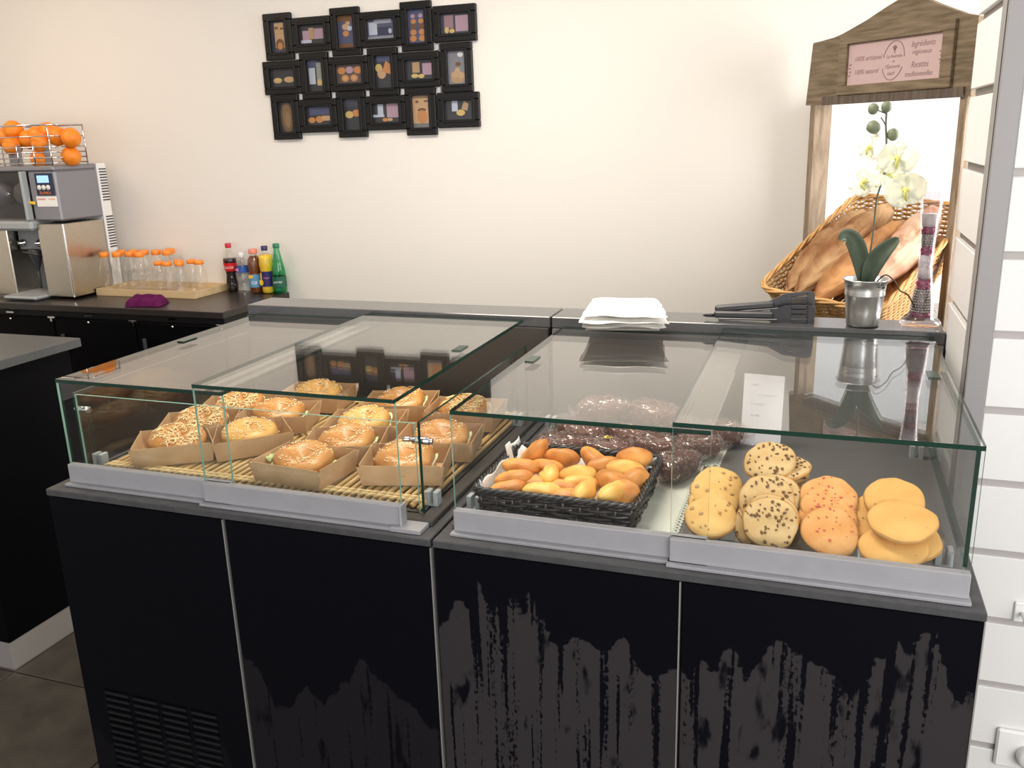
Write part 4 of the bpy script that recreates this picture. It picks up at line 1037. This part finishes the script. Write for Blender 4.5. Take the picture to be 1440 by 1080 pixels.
# each photo: background, then (shape, cx, cz, hx, hz, colour) in unit coordinates of the print
PH = [(D2, [('r', .0, .1, .55, .75, TN), ('r', -.3, .55, .2, .08, BR), ('r', .35, .5, .2, .06, BR), ('e', .0, -.45, .5, .35, BR), ('e', .0, -.55, .3, .22, OR)]),
      (D1, [('r', -.1, .1, .18, .55, KR), ('r', .5, .05, .4, .5, PK), ('r', -.5, -.1, .25, .5, PK), ('r', -.5, -.65, .4, .15, WH)]),
      (BL, [('r', 0, .8, 1, .2, BR), ('r', 0, -.85, 1, .15, BR), ('e', -.1, .3, .4, .18, TN), ('e', .35, .2, .3, .15, WH), ('e', -.1, -.1, .35, .18, OR), ('e', .2, .5, .25, .12, TN)]),
      ((.10, .11, .18), [('r', -.6, .1, .3, .6, WH), ('r', .1, .75, .6, .2, (.4, .42, .5)), ('r', .2, -.2, .5, .4, (.05, .05, .10)), ('e', .6, -.2, .12, .25, WH), ('r', 0, -.8, 1, .18, (.3, .32, .38))]),
      (BL, [('e', -.45, .6, .25, .12, PK), ('e', -.4, .3, .3, .14, OR), ('e', -.42, 0, .33, .15, BR), ('e', -.45, -.32, .35, .17, OR), ('e', -.5, -.68, .38, .18, OR), ('e', .4, .6, .25, .12, PK), ('e', .42, .3, .3, .14, OR), ('e', .44, 0, .33, .15, BR), ('e', .48, -.32, .35, .17, OR), ('e', .5, -.68, .38, .18, OR)]),
      (D2, [('r', .42, .0, .42, .72, PK), ('r', -.45, .2, .3, .6, (.35, .22, .25)), ('e', -.6, -.55, .15, .3, YL), ('e', -.25, -.65, .18, .2, YL)]),
      (D1, [('e', -.45, -.25, .35, .28, TN), ('e', .45, -.2, .42, .3, TN), ('e', -.4, -.15, .25, .15, YL)]),
      (D1, [('r', -.3, .8, .6, .25, BL), ('r', -.45, .0, .38, .5, WH), ('r', .45, .1, .35, .7, (.30, .34, .30)), ('e', .4, -.4, .3, .2, YL)]),
      ((.12, .09, .08), [('e', -.6, .35, .3, .35, OR), ('e', 0, .4, .28, .35, PK), ('e', .6, .35, .3, .35, OR), ('e', -.35, -.4, .28, .35, OR), ('e', .3, -.4, .28, .35, OR), ('e', -.35, -.4, .15, .18, TN), ('e', .3, -.4, .15, .18, TN)]),
      (D1, [('r', .1, .8, .9, .2, BL), ('e', -.6, .25, .4, .25, YL), ('e', -.3, -.1, .5, .3, TN), ('p', .35, .25, .6, .4, OR)]),
      (D1, [('r', -.25, .25, .25, .5, KR), ('r', .55, .05, .35, .55, PK), ('e', -.35, -.55, .25, .2, YL), ('e', .1, -.6, .22, .2, YL)]),
      ((.26, .26, .30), [('e', 0, -.65, .75, .25, KR), ('e', -.3, -.4, .4, .2, TN), ('e', .35, -.45, .4, .2, TN), ('e', 0, -.15, .3, .15, TN), ('e', .1, .2, .3, .12, BR), ('e', .35, .75, .3, .15, (.8, .8, .85))]),
      (D1, [('e', 0, 0, .8, .95, (.18, .11, .055)), ('e', 0, .1, .5, .75, (.26, .16, .08)), ('e', .1, -.2, .3, .5, (.32, .20, .10))]),
      (D1, [('r', .1, .5, .85, .4, BL), ('e', -.6, -.4, .28, .3, OR), ('e', 0, -.35, .3, .35, OR), ('r', .55, -.25, .35, .25, TN)]),
      (D1, [('r', 0, .75, 1, .25, (.06, .06, .09)), ('e', -.4, 0, .5, .22, YL), ('e', .45, .08, .5, .22, OR)]),
      (D1, [('r', .45, .25, .45, .7, PK), ('r', -.45, .3, .2, .6, WH), ('r', -.6, -.25, .4, .12, WH), ('e', -.15, -.65, .2, .18, OR), ('e', .2, -.65, .2, .15, TN)]),
      (TN, [('r', 0, .9, 1, .1, KR), ('e', -.5, .6, .2, .08, BR), ('e', .5, .62, .25, .06, BR), ('e', 0, .1, .45, .12, BR), ('e', 0, -.3, .55, .4, OR), ('r', 0, -.85, 1, .15, (.2, .2, .2))]),
      (D1, [('r', -.3, .4, .2, .5, WH), ('p', .4, .4, .25, .5, KR), ('e', .1, -.25, .3, .3, YL)])]
disc = [(cos(2 * PI * k / 14), sin(2 * PI * k / 14)) for k in range(14)]
for r_ in range(3):
    for c_ in range(6):
        por = (r_ + c_) % 2 == 0
        f = place('picture_frame', FP if por else FL_, pc, (pcx[c_], 0, pcz[r_]))
        hx, hz = (.0425, .069) if por else (.0675, .0425)
        bgc, sh = PH[r_ * 6 + c_]
        m = MB().box(-hx, hx, -.006, -.002, -hz, hz, col=bgc)
        for k, (kd, cx_, cz_, sx_, sz_, cl) in enumerate(sh):
            q = {'r': [(-1, -1), (1, -1), (1, 1), (-1, 1)], 'e': disc, 'p': [(-1, -.6), (.6, -1), (1, .3), (-.2, 1)]}[kd]
            poly = [(max(-hx, min(hx, (cx_ + sx_ * a) * hx)), max(-hz, min(hz, (cz_ + sz_ * b) * hz))) for a, b in q]
            m.add([(a, -.0062 - .0001 * k, b) for a, b in poly], [list(range(len(poly)))], 0, False, cl)
        m.build('photo_print', K['photo'], f)
cm = MB().box(-.0085, .0085, -.012, -.001, -.0125, .0125, bev=.0015).mesh('joining_clip', K['clip'])
for x in (-.65, -.481, -.311, -.142, .028):
    for z in (2.007, 1.836): place('joining_clip', cm, pc, (x, 0, z))

# ------------------------------------------------------------------ juice machine
ZB = .9405
jm = thing('juice_machine', 'grey and steel orange juicing machine with a wire fruit basket on the back counter', 'juicer', (-2.025, 1.858, ZB))
# local x: -.27 .. .26, y 0 front .. .25 back
MB().box(-.27, .265, .26, .32, .02, .63, bev=.006).build('rear_housing', K['whiteplastic'], jm)
for j in range(2):
    m = MB()
    for k in range(12): m.box(.262, .2675, .268, .312, (.45 if j == 0 else .22) + .0135 * k, (.45 if j == 0 else .22) + .0135 * k + .006)
    stuff(m.build('vent_slots', K['machdark'], jm))
MB().box(.095, .262, .0, .26, .375, .605, bev=.008).build('control_housing', K['machgrey'], jm)
MB().box(-.27, .262, -.004, .26, .605, .628, bev=.006).build('top_plate', K['machgrey'], jm)
MB().box(.098, .262, .0, .25, .012, .362, bev=.004).build('steel_panel', K['steel'], jm)
MB().box(.253, .264, -.004, .006, .012, .362, bev=.002).build('panel_edge', K['chrome'], jm)
MB().box(-.262, -.10, .0, .25, .012, .362, bev=.004).build('steel_panel', K['steel'], jm)
MB().box(-.10, .098, .14, .25, .012, .37).build('recess_back', K['machrecess'], jm)
MB().box(-.27, .095, .10, .25, .375, .605).build('press_chamber', K['machdark'], jm)
cv = MB(); cv.add([(-.27, -.03, .385), (.085, -.03, .385), (.085, .0, .60), (-.27, .0, .60)], [(0, 1, 2, 3)]); cv.add([(.085, -.03, .385), (.085, .10, .385), (.085, .10, .60), (.085, .0, .60)], [(0, 1, 2, 3)])
cv.build('front_cover', K['smoke'], jm)
MB().box(.076, .092, -.034, .0, .38, .605, bev=.003).build('cover_edge', K['bracket'], jm)
MB().box(-.27, .098, -.03, .12, .33, .378, bev=.012).build('juice_collector', K['bracket'], jm)
for x in (-.16, .0):
    MB().lathe([(0, 0), (.055, 0), (.06, .04), (.045, .07), (0, .075)], 20, T=T4((x, .10, .50), rotm(PI / 2))).build('press_drum', K['machgrey'], jm)
MB().box(.012, .066, -.012, -.002, .462, .476, bev=.003, T=T4((0, 0, 0), rotm(0, .12, 0))).build('ejector_arm', K['yellow'], jm)
MB().lathe([(0, 0), (.010, 0), (.010, .015), (0, .016)], 14, T=T4((-.055, .02, .50), rotm(PI / 2))).build('cover_knob', K['chrome'], jm)
MB().box(-.09, .09, .05, .14, .23, .33, bev=.006).build('tap_block', K['machrecess'], jm)
for x in (-.055, .05):
    MB().lathe([(0, 0), (.018, 0), (.018, .012), (.009, .014), (.009, .03), (0, .03)], 16, T=T4((x, .05, .265), rotm(PI / 2))).build('gauge_knob', K['chrome'], jm)
MB().lathe([(.004, .12), (.010, .14), (.030, .20), (.032, .235), (0, .235)], 18, T=T4((-.005, .06, 0))).tube([(-.005, .06, .04), (-.005, .06, .13)], .006, 8).build('spout', K['machdark'], jm)
MB().tube([(-.05, .03, .222), (.03, .02, .215), (.05, .05, .205)], .006, 8).build('tap_lever', K['machdark'], jm)
MB().box(-.115, .095, -.075, .14, .004, .022, bev=.008).box(-.10, .08, -.06, .13, .0225, .025).build('drip_tray', K['bracket'], jm)
pn = MB().box(.146, .256, -.004, .0, .455, .555, bev=.001)
pn = MB().box(.142, .246, -.006, .0, .495, .595, bev=.001).build('control_panel', K['panelblue'], jm)
MB().box(.156, .226, -.0075, -.005, .552, .585, bev=.001).build('lcd_screen', K['lcd'], pn)
for x in (.163, .190, .217): MB().lathe([(0, 0), (.0125, 0), (.0115, .004), (0, .005)], 16, T=T4((x, -.006, .530), rotm(PI / 2))).build('button', K['button'], pn)
text('ZUMEX', .017, K['orangetext'], pn, frame4((.194, -.0066, .505), (1, 0, 0), (0, 0, 1)), width=.072)
stc = MB().box(.128, .252, -.002, .0, .442, .490, bev=.0008).build('sticker', K['whiteplastic'], jm)
text('zumex', .016, K['redtext'], stc, frame4((.160, -.0026, .478), (1, 0, 0), (0, 0, 1)), width=.05)
text('orange', .011, K['orangetext'], stc, frame4((.222, -.0026, .478), (1, 0, 0), (0, 0, 1)), width=.04)
# wire basket
wb = MB(); bx0, bx1, by0, by1 = -.27, .262, .0, .21
for z in (.64, .664, .688, .712, .76, .81):
    wb.tube([(bx0, by0, z), (bx1, by0, z), (bx1, by1, z), (bx0, by1, z)], .0028 if z < .8 else .004, 6, closed=True)
for x in (-.2, -.07, .06, .16, .262):
    wb.tube([(x, by0 - .002, .628), (x, by0 - .002, .725)], .0035, 6)
for x, y in ((bx1, by0), (bx1, by1), (bx0, by0), (bx0, by1)): wb.tube([(x, y, .628), (x, y, .81)], .0035, 6)
wb.build('wire_basket', K['chrome'], jm)
for x in (-.19, -.01, .17): MB().box(x - .04, x + .04, .045, .05, .63, .725, bev=.001).build('feed_plate', K['machgrey'], jm)
OG = MB().blob(.045, .045, .044, 22, 14, .03, 2, 1.0).mesh('orange', K['orange'])
OC = [(-2.052, 1.92, 1.735, 'orange heaped topmost at the left of the wire basket'), (-2.125, 1.93, 1.700, 'orange below and left of the topmost one, cut by the photo edge'), (-2.19, 1.94, 1.71, 'orange at the extreme left of the wire basket'),
      (-2.045, 1.893, 1.662, 'paler orange low in front at the left of the wire basket'), (-1.975, 1.93, 1.690, 'orange between the topmost one and the basket middle'), (-1.930, 1.94, 1.705, 'orange left of centre at the back of the basket'),
      (-1.868, 1.893, 1.672, 'orange in front in the middle of the wire basket'), (-1.895, 1.97, 1.722, 'orange behind the front middle one'), (-1.800, 1.93, 1.700, 'paler orange second from the right at the top'),
      (-1.803, 2.01, 1.695, 'orange hidden behind the second from the right'), (-1.720, 1.93, 1.690, 'orange at the right end of the wire basket'), (-1.888, 1.895, 1.598, 'orange sunk low at the basket middle, seen through the wires'),
      (-1.752, 1.945, 1.607, 'orange sunk low at the right, half behind a grey plate')]
for x, y, z, lab in OC: tag(place('orange', OG, None, (x - .005, y + .02, z), (x * 9, y * 7, z * 5)), lab, 'orange', 'oranges in the juicer basket')

# ------------------------------------------------------------------ crate with empty bottles, purple cloth, soft drinks
cr = thing('bottle_crate', 'shallow pale wooden tray holding empty orange-capped bottles', 'tray', (-1.46, 2.11, ZB))
cx0, cx1, cy0, cy1 = -.29, .285, -.115, .13
MB().box(cx0, cx1, cy0, cy1, 0, .008).build('tray_bottom', K['beech'], cr)
for (a, b, c, d) in ((cx0, cx1, cy0 - .008, cy0), (cx0, cx1, cy1, cy1 + .008), (cx0 - .008, cx0, cy0 - .008, cy1 + .008), (cx1, cx1 + .008, cy0 - .008, cy1 + .008)):
    MB().box(a, b, c, d, 0, .034, bev=.001).build('tray_side', K['beech'], cr)
def bottle_mesh(h, r):
    n = r * .60
    return MB().lathe([(0, .001), (r * .9, .001), (r, .006), (r, h * .56), (r * .96, h * .62), (r * .72, h * .74), (n, h * .84), (n, h * .93)], 20).mesh('bottle_body', K['pet']), \
        MB().lathe([(n + .002, h * .88), (n + .003, h * .885), (n + .003, h * .995), (n + .001, h), (0, h)], 18).mesh('cap', K['cap_orange'])
BT, BS = bottle_mesh(.200, .033), bottle_mesh(.160, .032)
tall = [(-1.715, 2.03), (-1.650, 2.045), (-1.585, 2.06), (-1.520, 2.05), (-1.690, 2.115), (-1.625, 2.13), (-1.560, 2.13), (-1.495, 2.14), (-1.430, 2.14), (-1.460, 2.20)]
short = [(-1.395, 2.035), (-1.335, 2.02), (-1.330, 2.095), (-1.275, 2.035), (-1.265, 2.11), (-1.205, 2.09)]
tl = ['nearest the juicer in the front row', 'second from the juicer in the front row', 'third from the juicer in the front row', 'fourth from the juicer in the front row', 'behind the first two',
      'in the second row, second from the juicer', 'in the second row, third from the juicer', 'in the second row, fourth from the juicer', 'at the right end of the second row', 'at the back right by the wall']
sl = ['leftmost of the shorter group', 'second from left at the front of the shorter group', 'back middle of the shorter group', 'at the front right of the shorter group', 'at the back right of the shorter group', 'apart at the right tray end']
for P, ms, names, g, w in ((tall, BT, tl, 'tall empty juice bottles', 'taller'), (short, BS, sl, 'short empty juice bottles', 'shorter')):
    for (x, y), nm in zip(P, names):
        t = thing('juice_bottle', '%s empty orange-capped bottle, %s' % (w, nm), 'bottle', (x, y, ZB + .0085), (0, 0, x * 40), g)
        place('bottle_body', ms[0], t); place('cap', ms[1], t)
pcl = MB()
def pfn(u, v):
    x = (u - .5) * .165; y = (v - .5) * .11; e = max(0, 1 - (2 * abs(u - .5)) ** 4) * max(0, 1 - (2 * abs(v - .5)) ** 4)
    return (x * (1 + .08 * sin(v * 5)), y * (1 + .06 * sin(u * 7)), .002 + .042 * e ** .5 + .008 * noise.noise(Vector((u * 5, v * 5, 2))) * e + .007 * sin(v * 14 + u * 3) * e)
pcl.grid(pfn, 30, 22); pcl.grid(lambda u, v: ((u - .5) * .16, (.5 - v) * .105, .001), 2, 2)
tag(pcl.build('cleaning_cloth', K['purple'], None, (-1.295, 1.815, ZB), (0, 0, .18)), 'crumpled purple cleaning cloth on the dark back counter', 'cloth')

def drink(name, label, x, y, body, h, liquid, fill, lab, cap, shell):
    t = thing(name, label, 'bottle', (x, y, ZB), (0, 0, 0), 'soft drinks by the wall')
    MB().lathe(body, 24).build('bottle_body', K[shell], t)
    if liquid:
        P = [(max(0, r - .0012), z + .0005) for r, z in body if z <= fill]; P.append((P[-1][0], fill)); P.append((0, fill))
        MB().lathe(P, 24).build('drink', K[liquid], t)
    r0 = body[-1][0]
    MB().lathe([(r0 + .002, h - .022), (r0 + .003, h - .02), (r0 + .003, h - .002), (r0 + .001, h), (0, h)], 18).build('cap', K[cap], t)
    z0, z1, rl, mk = lab
    P = [(z0 + (z1 - z0) * k / 6) for k in range(7)]
    def rb(z):
        for (a, za), (b, zb) in zip(body, body[1:]):
            if za <= z <= zb and zb > za: return a + (b - a) * (z - za) / (zb - za)
        return rl
    l = MB().lathe([(rb(z) + .0006, z) for z in P], 24).build('label_band', K[mk], t)
    return t, l, rb
def bend_text(s, size, mk, parent, R, z, width, shear=0.2, rot=0.0, a0=-PI / 2 + .3):
    o = text(s, size, K[mk], parent, Matrix.Rotation(rot, 4, 'Z'), shear=shear, width=None, ext=0.0)
    me = o.data; xs = [v.co.x for v in me.vertices]; k = width / (max(xs) - min(xs))
    for v in me.vertices:
        a = a0 + v.co.x * k / R; v.co = Vector((cos(a) * (R + .0006), sin(a) * (R + .0006), z + v.co.y))
    return o
yb_ = 2.20
cb = [(0, .001), (.020, .001), (.026, .006), (.029, .02), (.029, .045), (.0245, .085), (.026, .10), (.0315, .135), (.0325, .15), (.031, .17), (.024, .19), (.015, .205), (.0115, .212), (.0115, .222)]
t, l, rb = drink('cola_bottle', 'dark cola bottle with red cap and red label', -1.110, yb_, cb, .238, 'cola', .165, (.105, .145, .031, 'lab_red'), 'cap_red', 'pet')
bend_text('Coca-Cola', .020, 'white', l, .031, .124, .048)
wbm = [(0, .001), (.026, .001), (.029, .006), (.0285, .03), (.0295, .034), (.0285, .06), (.0295, .064), (.0285, .09), (.031, .10), (.031, .135), (.027, .15), (.016, .165), (.0125, .172), (.0125, .18)]
t, l, rb = drink('water_bottle', 'small clear water bottle with a dark blue label', -1.040, yb_, wbm, .195, None, .15, (.100, .128, .031, 'lab_blue'), 'cap_white', 'pet')
MB().prism([(.012, -.010), (.012, .010), (-.012, 0)], 0, .0004, T=T4((-.012, -.0312, .114))).build('pink_mark', K['pinkprint'], l)
tbm = [(0, .001), (.027, .001), (.030, .006), (.030, .09), (.0285, .10), (.031, .12), (.031, .150), (.027, .168), (.019, .178), (.0175, .185), (.0175, .19)]
t, l, rb = drink('iced_tea_bottle', 'brown iced tea bottle with salmon cap and light blue label', -.972, yb_, tbm, .212, 'tea', .178, (.03, .092, .030, 'lab_sky'), 'cap_salmon', 'pet')
MB().prism([(-.016, .0), (.008, .004), (.010, .016), (-.016, .018)], 0, .0005, T=T4((0, -.0316, .072))).build('yellow_patch', K['yellow'], l)
bend_text('ice', .034, 'white', l, .0306, .055, .030)
obm = [(0, .001), (.024, .001), (.029, .008), (.0295, .03), (.0285, .10), (.031, .115), (.034, .14), (.032, .165), (.022, .19), (.0135, .205), (.0125, .21), (.0125, .214)]
t, l, rb = drink('citrus_bottle', 'yellow citrus drink bottle with navy cap and dark label', -.905, yb_, obm, .228, 'juice', .185, (.035, .108, .0295, 'lab_navy'), 'cap_navy', 'pet')
MB().prism([(-.012 + .011 * cos(a), .015 * sin(a) - .01) for a in [2 * PI * k / 14 for k in range(14)]], 0, .0006, T=T4((-.002, -.0312, .066))).prism([(-.016, 0), (-.010, 0), (-.009, .035), (-.015, .035)], 0, .0006, T=T4((.0, -.0312, .068))).build('fruit_mark', K['yellow'], l)
bend_text('Orangina', .013, 'pinkprint', l, .0300, .078, .030, a0=-PI / 2 + .45)
pbm = [(0, .001), (.029, .001), (.0335, .008), (.034, .03), (.033, .075), (.0335, .10), (.031, .12), (.024, .155), (.017, .19), (.013, .215), (.0125, .222), (.0125, .226)]
t, l, rb = drink('mineral_water_bottle', 'green glass-like mineral water bottle with green cap at the right end', -.838, yb_, pbm, .240, None, .15, (.035, .085, .0335, 'lab_green'), 'cap_green', 'petgreen')
bend_text('perrier', .018, 'white', l, .0342, .060, .046, shear=.3)
